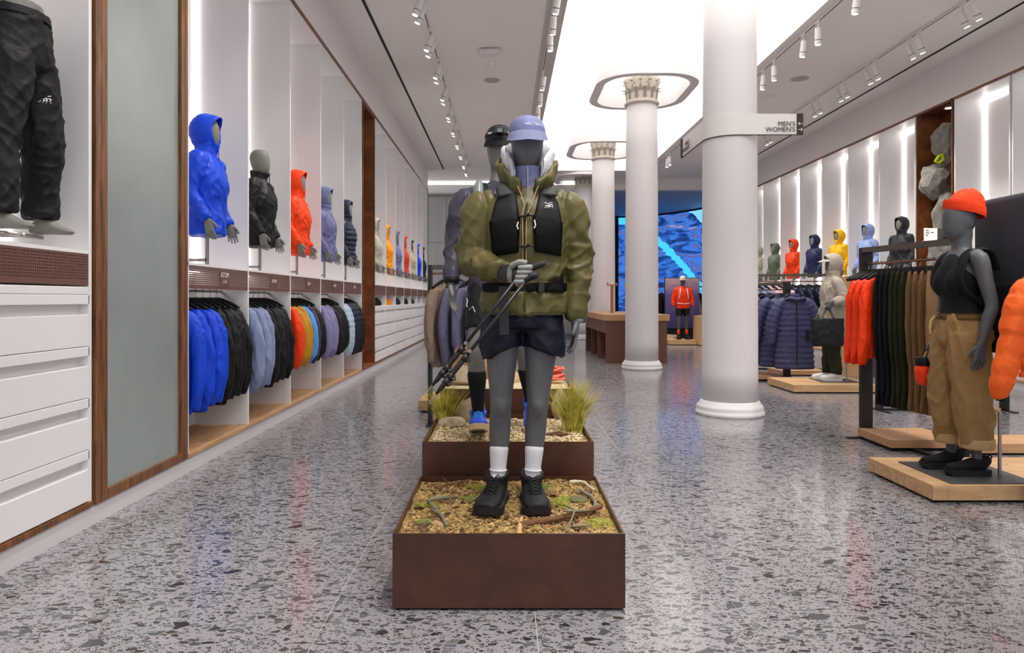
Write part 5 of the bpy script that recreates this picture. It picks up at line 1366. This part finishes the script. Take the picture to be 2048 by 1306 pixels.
# purple-jacket rack behind the striding mannequin
F_TAU = fab('taupe_jacket', '#8C7868', .6); F_GRAPE = fab('grape_jacket', '#625F78', .6); F_WTE = fab('white_tee', '#CFCBC8', .7)
garment((-.635, 7.45, 1.598), PI / 2 - .6, F_TAU, 'taupe jacket turned outward at the end of the purple rack', 'taupe jackets', ME_HJF[0], sc=(1, .8, 1))
for i, x_ in enumerate((-.495, -.355, -.215)): garment((x_, 7.45, 1.598), PI / 2 - .6, F_GRAPE, ORD[i] + ' purple grey jacket from the taupe jacket on the rack', 'purple jackets on the rack', ME_HJF[(i + 1) % 3], sc=(1, .8, 1))
for i, x_ in enumerate((-.08, .055)): garment((x_, 7.45, 1.598), PI / 2 - .6, F_WTE, 'white tee hanging beyond the purple jackets', 'white tees on the purple rack', ME_HLF[i], sc=(1, .8, 1))
# long navy coats
def long_coat():
    bm = bmesh.new(); md = puff(.085, .10); z = -.13
    loft(bm, [(0, 0, z + .06, .07, .06), (0, 0, z, .085, .06), (0, 0, z - .04, .17, .075), (0, 0, z - .12, .235, .09), (0, 0, z - .4, .25, .10), (0, 0, z - .8, .285, .10), (0, 0, z - 1.08, .30, .10), (0, 0, z - 1.12, .28, .085)], n=28, sub_=14, mod=md)
    for s in (-1, 1):
        loft(bm, [(s * .14, 0, z - .055, .06, .06), (s * .22, 0, z - .10, .085, .08), (s * .31, -.01, z - .28, .09, .085), (s * .36, -.02, z - .48, .082, .078), (s * .375, -.03, z - .68, .07, .066), (s * .37, -.03, z - .73, .055, .05)], n=18, sub_=14, mod=puff(.085, .10))
    return remesh(bm, .012, 1, disp=folds(.003, 7, 4, 3., .003))
ME_LC = long_coat(); F_INDI = fab('indigo_down', '#3D3F60', .5)
for i in range(3):
    t = garment(((4.554, 11.03, 1.478), (4.447, 11.37, 1.478), (4.377, 11.59, 1.478))[i], -.08 - .03 * i, F_INDI, 'long quilted indigo coat facing out' if i == 0 else ORD[i - 1] + ' long quilted indigo coat behind the outward-facing coat', 'long coats' if i else None, ME_LC, 'hanging_coat', 'coat')
    if i == 0:
        b_ = bmesh.new(); tube(b_, [(0, -.098, -1.22), (0, -.118, -.9), (0, -.118, -.5), (0, -.10, -.26), (0, -.07, -.12)], .008, 6); o = obj('zipper', b_, M_SLOT, t)
        obj('black_tag', B(.13, .185, -.128, -.120, -.80, -.64), M_BLACK, t)
        b_ = bmesh.new(); tube(b_, [(-.17, -.03, -.17), (-.10, -.09, -.135), (0, -.10, -.16), (.10, -.09, -.135), (.17, -.03, -.17), (.10, .06, -.10), (-.10, .06, -.10)], .03, 10, True); obj('hood_roll', b_, F_INDI, t, smooth=True)
for i in range(5): garment((4.50 - .3167 * (.59 + i * .125), 11.79 + i * .125, 1.478), -.14, F_BKT if i < 3 else F_OLP, ORD[i] + ' dark jacket behind the indigo coats on their rack' , 'dark jackets behind the coats', ME_HJF[i % 3], sc=(1, .75, 1))
tall = lambda x: (x, 13.3 - .1227 * (x - 4.42), 1.658)
for i in range(3): garment(tall(4.62 + i * .12), PI / 2 + .4, F_SL2, 'pale blue shirt at the end of the taller rack', 'pale blue shirts on the taller rack', ME_HLF[i % 2], 'hanging_shirt', 'shirt', sc=(1, .72, 1))
F_PINK = fab('pink_fleece', '#E2BCC6', .8)
for i in range(3): garment(tall(4.99 + i * .13), PI / 2 + .4, F_PINK, 'pale pink fleece on the taller rack', 'pink fleeces on the taller rack', ME_HLF[i % 2], sc=(1, .78, 1))
for i in range(4): garment(tall(5.40 + i * .145), PI / 2 + .4, F_NV2, 'navy puffer on the taller rack beside the pink fleeces', 'navy puffers on the taller rack', ME_HPF[i % 2], sc=(1, .68, 1))
# orange quilted jacket close by on its own stand
rk = rack(3.39, 4.43, 3.39, 3.40, 'black steel rack holding the orange quilted jacket', h=1.82, bar=1.60, foot=.09)
ME_OP = hung('puffer', 41., .62, vox=.010, bulge=.03, arm=.56, flare=.10, pl=.125)
g_ = garment((3.39, 4.29, 1.598), -.10, fab('orange_down', '#F0631B', .45), 'bright orange quilted jacket with black cuffs hanging by the crash pad', None, ME_OP)
for s in (-1, 1):
    b_ = bmesh.new(); loft(b_, [(s * .34, -.02, -.84, .03, .028), (s * .345, -.02, -.895, .026, .024)], n=12, sub_=2); obj('cuff', b_, M_BLACK, g_, smooth=True)

# ---- woman mannequin in tan trousers, facing -X, with crash pad
MW = thing('mannequin', 'grey mannequin in orange beanie, black tank top and rolled tan trousers', 'mannequin', (3.19, 4.90, .122), -PI / 2)
MW.scale = (1.03, 1.03, 1.035)
obj('base_plate', B(-.30, .30, -.26, .30, -.006, .0), mat('plate_grey', '#4A4A4C', .5), MW)
b_ = bmesh.new(); tube(b_, [(.13, .17, 0), (.13, .17, .42), (.11, .06, .46)], .011, 10); obj('support_rod', b_, M_STEEL, MW)
bm = bmesh.new(); head(bm, 0, -.01, 1.60, 1.06)
loft(bm, [(0, 0, .86, .13, .10), (0, .01, .95, .178, .125), (0, 0, 1.05, .15, .105), (0, -.005, 1.15, .128, .092), (0, -.015, 1.28, .15, .115), (0, -.01, 1.36, .155, .108), (0, .0, 1.45, .12, .078), (0, .012, 1.50, .062, .058)], n=22)
for s in (-1, 1): loft(bm, [(s * .062, -.07, 1.21, .05, .03), (s * .064, -.085, 1.28, .06, .05), (s * .06, -.07, 1.34, .05, .035)], n=14)
WA = {1: ((.185, .0, 1.425), (.235, .045, 1.13), (.245, -.03, .87)), -1: ((-.185, .0, 1.425), (-.235, .03, 1.14), (-.245, -.02, .87))}
WL = {-1: ((-.09, 0, .92), (-.10, -.02, .50), (-.105, .0, .10)), 1: ((.09, 0, .92), (.095, .01, .50), (.095, .045, .10))}
for s in (-1, 1): limb(bm, arm_pts(s, *WA[s], .98)); limb(bm, leg_pts(*WL[s], .97))
me = remesh(bm, .009, 3); hb_ = bmesh.new()
hand(hb_, WA[1][2], (.02, -.12, -1), (-1, 0, 0), 1., thumb=-1, curl=.22); hand(hb_, WA[-1][2], (0, -.3, -1), (1, 0, 0), 1., thumb=1, curl=.5)
obj('body', join(me, hb_), M_MANN, MW)
bm = bmesh.new()
loft(bm, [(0, 0, 1.03, .168, .122), (0, 0, 1.06, .166, .118), (0, -.004, 1.16, .142, .105), (0, -.015, 1.28, .160, .124), (0, -.012, 1.36, .150, .116), (0, -.004, 1.42, .118, .098), (0, .004, 1.462, .095, .074)], n=28)
for s in (-1, 1):
    loft(bm, [(s * .062, -.08, 1.20, .06, .035), (s * .064, -.095, 1.28, .072, .052), (s * .06, -.075, 1.37, .06, .035)], n=16)
    loft(bm, [(s * .085, -.06, 1.36, .035, .03), (s * .095, -.045, 1.44, .03, .022), (s * .092, .01, 1.487, .03, .018), (s * .09, .07, 1.42, .035, .02)], n=12)
obj('tank_top', remesh(bm, .008, 5), fab('black_tank', '#0F0E13', .8), MW)
F_KHA = fab('khaki_canvas', '#96774A', .75, var=.08)
bm = bmesh.new()
loft(bm, [(0, 0, 1.06, .165, .122), (0, 0, 1.02, .175, .13), (0, .01, .93, .198, .150), (0, .01, .86, .19, .14), (0, 0, .80, .11, .1)], n=28)
for s in (-1, 1):
    h_, k_, a_ = [V(q) for q in WL[s]]
    loft(bm, [(h_.x, .0, .93, .105, .125), (h_.x * 1.1, -.005, .80, .112, .13), (k_.x * 1.1, k_.y, .52, .112, .118), (a_.x, (k_.y + a_.y) / 2, .34, .106, .110), (a_.x, a_.y * .9, .21, .092, .096), (a_.x, a_.y * .9, .19, .088, .092)], n=22)
WT = obj('trousers', remesh(bm, .009, 2, disp=folds(.011, 7, 3.5, 8., .006, .4)), F_KHA, MW)
for s in (-1, 1):
    a_ = V(WL[s][2]); b_ = bmesh.new(); loft(b_, [(a_.x, a_.y * .9, .245, .101, .105), (a_.x, a_.y * .9, .235, .104, .108), (a_.x, a_.y * .9, .19, .101, .105), (a_.x, a_.y * .9, .18, .096, .10)], n=26, sub_=2); obj('rolled_cuff', b_, fab('khaki_inside', '#B8986A', .8), WT, smooth=True)
b_ = bmesh.new(); loft(b_, [(0, 0, 1.072, .170, .127), (0, 0, 1.03, .179, .135)], n=36, sub_=2, open_ends=True); bmesh.ops.solidify(b_, geom=list(b_.faces), thickness=.006); obj('waistband', b_, F_KHA, WT, smooth=True)
b_ = bmesh.new(); lathe(b_, [(.009, 0), (.009, .006)], 14); o = obj('button', b_, M_BLACKM, WT); o.location = (.0, -.136, 1.05); o.rotation_euler = (PI / 2, 0, 0)
for s in (-1, 1):
    b_ = bmesh.new(); tube(b_, [(s * .085, -.125, 1.02), (s * .12, -.122, .95), (s * .17, -.085, .90), (s * .19, -.04, .885)], .003, 5); obj('pocket_seam', b_, mat('seam', '#8A6E46', .8), WT)
M_SLIP = fab('slipon_black', '#141416', .8)
for s in (-1, 1):
    a_ = V(WL[s][2]); o = shoe(MW, (a_.x, a_.y - .0, .0), 0, M_SLIP, M_SOLE, 0, .265, name='slip_on_shoe', wide=1.05)
    b_ = bmesh.new(); tube(b_, [(0, .075, .08), (0, .098, .105), (0, .085, .12), (0, .072, .105)], .005, 6); obj('heel_loop', b_, M_SLIP, o)
# beanie
bm = bmesh.new(); NB = 56; rows_ = []
for i in range(12):
    a = PI / 2 * i / 11; k = max(.03, math.cos(a) ** .7); row = []
    for j in range(NB):
        t = 2 * PI * j / NB; row.append(bm.verts.new((.091 * k * math.cos(t), .122 * k * math.sin(t) + .025 + .03 * math.sin(a), 1.775 + .128 * math.sin(a) + .012 * math.sin(a) * math.cos(3 * t))))
    rows_.append(row)
for a, b in zip(rows_, rows_[1:]):
    for j in range(NB): bm.faces.new((a[j], a[(j + 1) % NB], b[(j + 1) % NB], b[j]))
bm.faces.new(rows_[-1]); F_BEAN = fab('orange_knit', '#E6411A', .85, bscale=90, bump=.5)
BN = obj('beanie', bm, F_BEAN, MW, smooth=True)
bm = bmesh.new(); rows_ = []
for r_, z in ((.090, 1.745), (.0975, 1.74), (.101, 1.76), (.101, 1.795), (.0975, 1.81), (.09, 1.805)):
    row = []
    for j in range(144):
        t = 2 * PI * j / 144; k = r_ + (.0018 if j % 2 else -.0012); row.append(bm.verts.new((k * math.cos(t), (k + .031) * math.sin(t) + .022, z - .030 * math.sin(t))))
    rows_.append(row)
for a, b in zip(rows_, rows_[1:]):
    for j in range(144): bm.faces.new((a[j], a[(j + 1) % 144], b[(j + 1) % 144], b[j]))
obj('ribbed_cuff', bm, F_BEAN, BN)
# backpack straps
bm = bmesh.new()
for s in (-1, 1):
    loft(bm, [(s * .12, .14, 1.10, .02, .012), (s * .15, .03, 1.14, .024, .013), (s * .15, -.085, 1.24, .028, .015), (s * .142, -.095, 1.34, .03, .016), (s * .135, -.045, 1.455, .032, .016), (s * .13, .05, 1.492, .034, .016), (s * .12, .12, 1.46, .035, .016), (s * .11, .16, 1.36, .035, .016)], ref=(1, 0, 0), n=12)
PADX = 3.19 + .215
pad = thing('crash_pad', 'large dark grey bouldering pad with yellow edge on the back of the beanie mannequin', 'crash pad', (PADX, 4.72, .98))
obj('shoulder_straps', bm, fab('pad_strap', '#121214', .85), MW, smooth=True)
b_ = bmesh.new(); box(b_, -.02, .13, -.205, .36, 0, 1.055, bev=.045); obj('foam_slab', b_, fab('pad_grey', '#35343D', .8, var=.1, vscale=3, bump=.3, bscale=8), pad, smooth=True)
b_ = bmesh.new(); box(b_, .135, .22, -.195, .345, .02, 1.062, bev=.035); obj('yellow_layer', b_, fab('pad_yellow', '#C9D018', .8), pad, smooth=True)
b_ = bmesh.new(); box(b_, -.045, -.021, -.18, .3, -.02, .45, bev=.008); obj('black_flap', b_, fab('pad_black', '#141416', .85), pad)
# chalk bag on a cord from her far hand
cb = thing('chalk_bag', 'small orange chalk bag with black rim hanging beside the tan trousers', 'chalk bag', (3.075, 5.15, .70))
b_ = bmesh.new(); lathe(b_, [(.035, 0), (.055, .03), (.06, .10), (.055, .14)], 20); obj('bag', b_, F_FLAME, cb, smooth=True)
b_ = bmesh.new(); lathe(b_, [(.056, .141), (.058, .15), (.058, .20), (.052, .205)], 20); obj('rim', b_, M_BLACK, cb, smooth=True)
b_ = bmesh.new(); tube(b_, [(.0, -.0, .2), (.01, .0, .22), (.02, 0, .245)], .004, 6); obj('cord', b_, mat('yellow_cord', '#D9C070', .7), cb)
b_ = bmesh.new(); tube(b_, [(-.07, -.138, 1.05), (-.085, -.155, 1.02), (-.088, -.16, .97), (-.10, -.15, .93)], .007, 6); obj('key_strap', b_, mat('yellow_webbing', '#D9BE72', .7), WT)

# ---- raincoat mannequin with tote, facing -X
MT = thing('mannequin', 'mannequin in beige hooded raincoat with white visor and olive trousers holding a tote', 'mannequin', (4.86, 10.40, .125), -PI / 2 - .1)
obj('base_plate', B(-.28, .28, -.25, .3, -.005, 0), MATS['plate_grey'], MT)
b_ = bmesh.new(); tube(b_, [(.14, .15, 0), (.14, .15, .5), (.12, .06, .55)], .011, 8); obj('support_rod', b_, M_STEEL, MT)
bm = bmesh.new(); trunk(bm); head(bm)
TA = {1: ((.19, 0, 1.455), (.275, .07, 1.19), (.335, -.12, 1.16)), -1: ARM[-1]}
for s in (-1, 1):
    limb(bm, arm_pts(s, *TA[s])); limb(bm, leg_pts((s * .09, 0, .93), (s * .095, -.02, .50), (s * .095, .01 - .05 * (s < 0), .10)))
me = remesh(bm, .012, 3); hb_ = bmesh.new()
hand(hb_, TA[1][2], (.05, -.55, -.8), (-1, 0, 0), 1.05, thumb=-1, curl=.75); hand(hb_, TA[-1][2], (0, -.25, -1), (1, 0, 0), 1.05, thumb=1)
obj('body', join(me, hb_), M_MANN, MT)
bm = bmesh.new()
loft(bm, [(0, 0, .72, .235, .18), (0, 0, .80, .232, .176), (0, 0, 1.0, .215, .16), (0, -.008, 1.28, .222, .16), (0, -.004, 1.40, .216, .14), (0, .004, 1.48, .165, .105), (0, .01, 1.54, .105, .09), (0, 0, 1.63, .092, .1)], n=28)
for s in (-1, 1): sleeve(bm, *TA[s], s, .98)
F_RAIN = fab('raincoat_beige', '#A79D90', .6)
TJ = obj('raincoat', remesh(bm, .011, 3, disp=folds(.009, 6, 3, 33., .007)), F_RAIN, MT)
sub(TJ, ME_HOOD, 'hood', F_RAIN, (0, 0, -DZ))
cm, br_ = cap_mesh(0, .0, 1.79, 1.0, .10); o = obj('visor', br_, fab('white_visor', '#D9D6D2', .7), MT)
b_ = bmesh.new(); loft(b_, [(0, 0, .78, .15, .12), (0, 0, .70, .14, .11)], n=20)
for s in (-1, 1): loft(b_, [(s * .09, 0, .92, .09, .1), (s * .095, -.02, .5, .085, .09), (s * .095, .01 - .05 * (s < 0), .16, .075, .08), (s * .095, .01 - .05 * (s < 0), .10, .065, .07)], n=18)
obj('trousers', remesh(b_, .012, 3, disp=folds(.009, 8, 5, 44.)), F_OLP, MT)
for s in (-1, 1): shoe(MT, (s * .095, .01 - .05 * (s < 0), 0), 0, fab('white_sneaker', '#DEDAD8', .6), MATS['white_sneaker'], .02, .29, name='sneaker')
tw = Matrix.Translation(MT.location) @ Matrix.Rotation(-PI / 2 - .1, 4, 'Z') @ V((.338, -.185, .985))
tb = thing('tote_bag', 'large black tote bag held by the raincoat mannequin', 'bag', (tw.x, tw.y, .70), -.1)
b_ = bmesh.new(); loft(b_, [(0, 0, -.05, .19, .07), (0, 0, -.03, .215, .085), (0, 0, .15, .225, .075), (0, 0, .33, .225, .05), (0, 0, .345, .22, .04)], n=26); obj('bag', remesh(b_, .012, 2, disp=folds(.006, 6, 5, 3.)), fab('tote_black', '#1A1A1C', .6), tb)
for y_ in (-.04, .04):
    b_ = bmesh.new(); loft(b_, [(-.10, y_, .30, .014, .003), (-.06, y_ * .8, .40, .013, .003), (-.02, y_ * .3, .475, .012, .003), (.02, y_ * .3, .475, .012, .003), (.06, y_ * .8, .40, .013, .003), (.10, y_, .30, .014, .003)], ref=(0, 1, 0), n=8); obj('handle', b_, MATS['tote_black'], tb)

# display blocks near the right wall
tag(obj('display_block', B(5.78, 6.25, 11.9, 12.3, 0, 1.72), M_TAN), 'tall beech display block behind the raincoat mannequin', 'display block')
tag(obj('display_block', B(6.28, 6.85, 11.9, 12.2, 0, 1.84), mat('violet_panel', '#77728F', .6)), 'tall violet display panel beside the beech block', 'display panel')
# climbing rocks in the right niche
for i, (dx, dy, z, s, sd) in enumerate(((.22, 12.42, 4.09, (.25, .30, .45), 51), (.12, 12.50, 3.39, (.28, .30, .33), 52), (.20, 12.40, 2.75, (.25, .30, .45), 53), (.22, 12.40, 2.05, (.25, .32, .40), 54), (.22, 12.38, 1.41, (.25, .32, .29), 55), (.22, 12.38, .62, (.24, .32, .47), 56))):
    o = obj('climbing_rock', rock_mesh(sd, .4), M_ROCKG); o.location = (XR + dx, dy - .16, z); o.scale = s; o.rotation_euler = (0, 0, i * 1.3)
    tag(o, ('topmost', 'jutting upper', 'tall middle', 'rounded lower', 'low', 'bottom')[i] + ' grey climbing rock stacked in the rust niche', 'rock')
tag(obj('climbing_sling', tube(bmesh.new(), [(XR - .04, 12.15, 3.72), (XR + .0, 12.12, 3.80), (XR + .05, 12.1, 3.83), (XR + .08, 12.12, 3.74), (XR + .02, 12.14, 3.69)], .028, 8, True), fab('neon_yellow', '#CFDE1E', .6), smooth=True), 'neon yellow sling tucked among the climbing rocks', 'sling')

# ---- cash desk
T0, T1, U0, U1 = 2.07, 3.33, 14.43, 18.1
ds = thing('cash_desk', 'long cash desk with thick oak top and rust brown steel body', 'counter', ((T0 + T1) / 2, (U0 + U1) / 2, 0))
M_DESK = mat('desk_rust', '#6B4636', .5, var=.1, vscale=2); M_TOP = wood('desk_oak', '#C99C6C', '#B5875A', 2.5, (8, 1.5, 8), .45)
rel(obj('top', B(T0 - .02, T1 + .05, U0 - .03, U1, .88, 1.01, bev=.004), M_TOP, ds), ds)
rel(obj('end_panel', B(T0, T1, U0, U0 + .05, 0, .879), M_DESK, ds), ds); rel(obj('end_panel', B(T0, T1, U1 - .07, U1 - .02, 0, .879), M_DESK, ds), ds)
rel(obj('apron', B(T0, T0 + .04, U0 + .051, U1 - .071, .62, .879), M_DESK, ds), ds)
for y_ in (15.7, 16.9): rel(obj('divider', B(T0 + .002, T1 - .05, y_, y_ + .05, 0, .62), M_DESK, ds), ds)
rel(obj('back_panel', B(T1 - .049, T1, U0 + .051, U1 - .071, 0, .879), M_DESK, ds), ds)
M_COP = mat('copper', '#B87A5C', .35, metal=.7)
for x_, y_, lb in ((2.42, 15.9, 'copper T-shaped card stand on the cash desk'), (2.98, 16.9, 'copper T-shaped stand on the cash desk behind the column')):
    t = thing('copper_stand', lb, 'stand', (x_, y_, 1.01)); obj('post', B(-.03, .03, -.03, .03, 0, .62), M_COP, t); obj('crossbar', B(-.11, .11, -.05, .05, .6205, .65), M_COP, t); obj('lip', B(-.11, -.09, -.05, .05, .6505, .69), M_COP, t); obj('lip', B(.09, .11, -.05, .05, .6505, .69), M_COP, t)

# ---- curved screen
def screen_mat():
    m = mat('screen_image', '#1E5FB8', .3); nt = m.node_tree; b = nt.nodes['Principled BSDF']; L = nt.links.new
    def nd(t, **k):
        n = nt.nodes.new(t)
        for a, v in k.items(): setattr(n, a, v)
        return n
    uv = nd('ShaderNodeTexCoord'); sp = nd('ShaderNodeSeparateXYZ'); L(uv.outputs['UV'], sp.inputs[0])
    mp = nd('ShaderNodeMapping'); mp.inputs['Rotation'].default_value = (0, 0, .75); mp.inputs['Scale'].default_value = (3.2, 9, 1); L(uv.outputs['UV'], mp.inputs[0])
    n = nd('ShaderNodeTexNoise'); n.inputs['Scale'].default_value = 1.2; n.inputs['Detail'].default_value = 7; n.inputs['Distortion'].default_value = 1.6; L(mp.outputs[0], n.inputs['Vector'])
    r = nd('ShaderNodeValToRGB'); el = r.color_ramp.elements
    el[0].position = .32; el[0].color = (*lin('#0B1B3C'), 1); el[1].position = .72; el[1].color = (*lin('#7E86B8'), 1)
    for p, c in ((.44, '#1D3F86'), (.52, '#2F6CC2'), (.60, '#4A4F86')):
        e = el.new(p); e.color = (*lin(c), 1)
    L(n.outputs[0], r.inputs[0])
    # bright water band falling to the right: v = .62 - .75 * (u-.35) bent
    def mth(op, a, b_=None):
        q = nd('ShaderNodeMath', operation=op)
        for i, v in enumerate((a, b_)):
            if v is None: continue
            if isinstance(v, (int, float)): q.inputs[i].default_value = v
            else: L(v, q.inputs[i])
        return q.outputs[0]
    u, v = sp.outputs[0], sp.outputs[1]
    wob = mth('MULTIPLY', mth('SUBTRACT', n.outputs[0], .5), .12)
    c1 = mth('SUBTRACT', mth('ADD', mth('ADD', v, mth('MULTIPLY', mth('POWER', u, 1.6), 1.0)), wob), .98)
    band = mth('LESS_THAN', mth('ABSOLUTE', c1), .045)
    mx = nd('ShaderNodeMix', data_type='RGBA'); L(band, mx.inputs['Factor']); L(r.outputs[0], mx.inputs[6]); mx.inputs[7].default_value = (*lin('#3FB4FA'), 1)
    # sky corner at the upper right
    sk = mth('GREATER_THAN', mth('ADD', mth('ADD', mth('MULTIPLY', u, 1.1), v), mth('MULTIPLY', wob, .6)), 1.74)
    m2 = nd('ShaderNodeMix', data_type='RGBA'); L(sk, m2.inputs['Factor']); L(mx.outputs[2], m2.inputs[6]); m2.inputs[7].default_value = (*lin('#6FB6EE'), 1)
    b.inputs['Base Color'].default_value = (0, 0, 0, 1)
    L(m2.outputs[2], b.inputs['Emission Color']); b.inputs['Emission Strength'].default_value = .85
    return m
arcp = crom([(4.98, 31.0), (5.8, 30.75), (6.6, 30.15), (7.3, 29.2), (7.9, 28.0), (8.3, 26.6)], 8)
def curved(z0, z1, off):
    bm = bmesh.new(); uvl = bm.loops.layers.uv.new('UVMap'); n = len(arcp); cols = []
    for i, (x, y) in enumerate(arcp):
        cols.append((bm.verts.new((x, y - off, z0)), bm.verts.new((x, y - off, z1))))
    for i in range(n - 1):
        f = bm.faces.new((cols[i][0], cols[i + 1][0], cols[i + 1][1], cols[i][1]))
        for l, (u, v) in zip(f.loops, ((i, 0), (i + 1, 0), (i + 1, 1), (i, 1))): l[uvl].uv = (u / (n - 1), v)
    return bm
sc_ = thing('video_wall', 'huge curved video wall showing a blue mountain waterfall', 'screen', (4.98, 31.0, 0))
o = rel(obj('image', curved(.35, 4.92, .03), screen_mat(), sc_), sc_)
bk = curved(.25, 4.99, 0); bmesh.ops.solidify(bk, geom=list(bk.faces), thickness=.12); o = rel(obj('frame', bk, M_SLOT, sc_), sc_); o.location.y += .10
o = rel(obj('side_frame', B(4.90, 4.985, 30.88, 31.1, 0, 4.99), M_SLOT, sc_), sc_)
# ---- far group: orange mannequin, poster, racks
slab(4.72, 5.50, 20.15, 21.0, .15, 'far pine platform under the orange-jacketed mannequin', M_PINE, 0)
slab(5.52, 6.32, 19.9, 20.6, .85, 'tall pine block beside the far mannequin platform', M_PINE, 0)
MO = thing('mannequin', 'far mannequin in orange jacket, cream cap and black shorts before a purple poster', 'mannequin', (5.19, 20.5, .15))
bm = bmesh.new(); trunk(bm); head(bm)
for s in (-1, 1): limb(bm, arm_pts(s, (s * .19, 0, 1.455), (s * .27, .02, 1.18), (s * .29, -.02, .92))); limb(bm, leg_pts((s * .09, 0, .93), (s * .11, -.01, .5), (s * .12, .01, .1)))
me = remesh(bm, .014, 3); hb_ = bmesh.new()
for s in (-1, 1): hand(hb_, (s * .29, -.02, .92), (0, -.1, -1), (-s, 0, 0), 1.05, thumb=1 if s < 0 else -1)
obj('body', join(me, hb_), M_MANN, MO)
bm = bmesh.new(); loft(bm, [(0, 0, .90, .20, .145), (0, 0, 1.05, .195, .14), (0, 0, 1.28, .212, .15), (0, 0, 1.40, .21, .135), (0, 0, 1.48, .16, .1), (0, 0, 1.55, .09, .085)], n=24)
for s in (-1, 1): sleeve(bm, (s * .19, 0, 1.455), (s * .27, .02, 1.18), (s * .288, -.015, .97), s, .9)
obj('jacket', remesh(bm, .014, 2, disp=folds(.006, 7, 4, 2.)), F_FLAME, MO)
bm = bmesh.new()
for s in (-1, 1): tube(bm, [(s * .09, -.10, 1.50), (s * .11, -.155, 1.36), (s * .13, -.135, 1.20)], .014, 6)
tube(bm, [(-.19, -.08, 1.06), (-.1, -.15, 1.05), (0, -.165, 1.04), (.1, -.15, 1.05), (.19, -.08, 1.06)], .010, 6); obj('pack_straps', bm, M_PAPER, MO)
bm = bmesh.new(); loft(bm, [(0, 0, .95, .178, .13), (0, 0, .86, .18, .13)], n=20)
for s in (-1, 1): loft(bm, [(s * .1, 0, .92, .1, .11), (s * .11, 0, .74, .1, .105), (s * .11, 0, .72, .095, .1)], n=18)
obj('shorts', remesh(bm, .014, 2), MATS['black_shorts'], MO)
cm, br_ = cap_mesh(0, .0, 1.76, 1.02, .07); o = obj('cap', cm, fab('cream_cap', '#D8D0BC', .8), MO); obj('brim', br_, MATS['cream_cap'], o)
for s in (-1, 1):
    b_ = bmesh.new(); loft(b_, [(s * .118, .012, .27, .045, .045), (s * .12, .01, .10, .038, .038)], n=14, sub_=3); obj('sock', b_, F_FLAME, MO, smooth=True)
    shoe(MO, (s * .12, .01, 0), s * .15, M_BOOT, M_SOLE, .05, .30)
po = thing('poster_board', 'tall purple mountain poster behind the far orange mannequin', 'poster', (5.45, 21.6, 0))
mpz = mat('poster_print', '#5C4E8C', .6); nt = mpz.node_tree; g = nt.nodes.new('ShaderNodeTexCoord'); s_ = nt.nodes.new('ShaderNodeSeparateXYZ'); n = nt.nodes.new('ShaderNodeTexNoise'); n.inputs['Scale'].default_value = 4; n.inputs['Detail'].default_value = 6
nt.links.new(g.outputs['Object'], s_.inputs[0]); nt.links.new(g.outputs['Object'], n.inputs['Vector'])
a = nt.nodes.new('ShaderNodeMath'); a.operation = 'MULTIPLY_ADD'; nt.links.new(n.outputs[0], a.inputs[0]); a.inputs[1].default_value = .5; nt.links.new(s_.outputs[2], a.inputs[2])
r = nt.nodes.new('ShaderNodeValToRGB'); r.color_ramp.elements[0].position = .3; r.color_ramp.elements[0].color = (*lin('#3A3068'), 1); r.color_ramp.elements[1].position = 1.0; r.color_ramp.elements[1].color = (*lin('#D9B8C4'), 1)
e = r.color_ramp.elements.new(.8); e.color = (*lin('#6A5AA0'), 1)
dv2 = nt.nodes.new('ShaderNodeMath'); dv2.operation = 'MULTIPLY'; dv2.inputs[1].default_value = .46; nt.links.new(a.outputs[0], dv2.inputs[0]); nt.links.new(dv2.outputs[0], r.inputs[0]); nt.links.new(r.outputs[0], nt.nodes['Principled BSDF'].inputs['Base Color'])
obj('panel', B(-.52, .52, -.02, .02, .43, 1.97), mpz, po); obj('frame', B(-.54, .54, .021, .05, .0, 1.99), M_BLACKM, po)
rack(4.75, 22.8, 7.0, 22.6, 'far black rack of dark clothes behind the purple poster', h=1.75, bar=1.6)
for i in range(12): garment((4.91 + i * .17, 22.786 - i * .015, 1.598), PI / 2 + .3, (F_BKT, F_NV2, F_CHA, F_CRM)[i % 4], ('black', 'navy', 'charcoal', 'cream')[i % 4] + ' jacket hanging on the far rack behind the purple poster', 'far rack jackets ' + ('black', 'navy', 'charcoal', 'cream')[i % 4], ME_HJF[i % 3])
stone(1341, 685.6, .0, (.28, .17, .20), 'low pale boulder beside the far mannequin platform', M_ROCK, 61, 'boulder', 'rock')
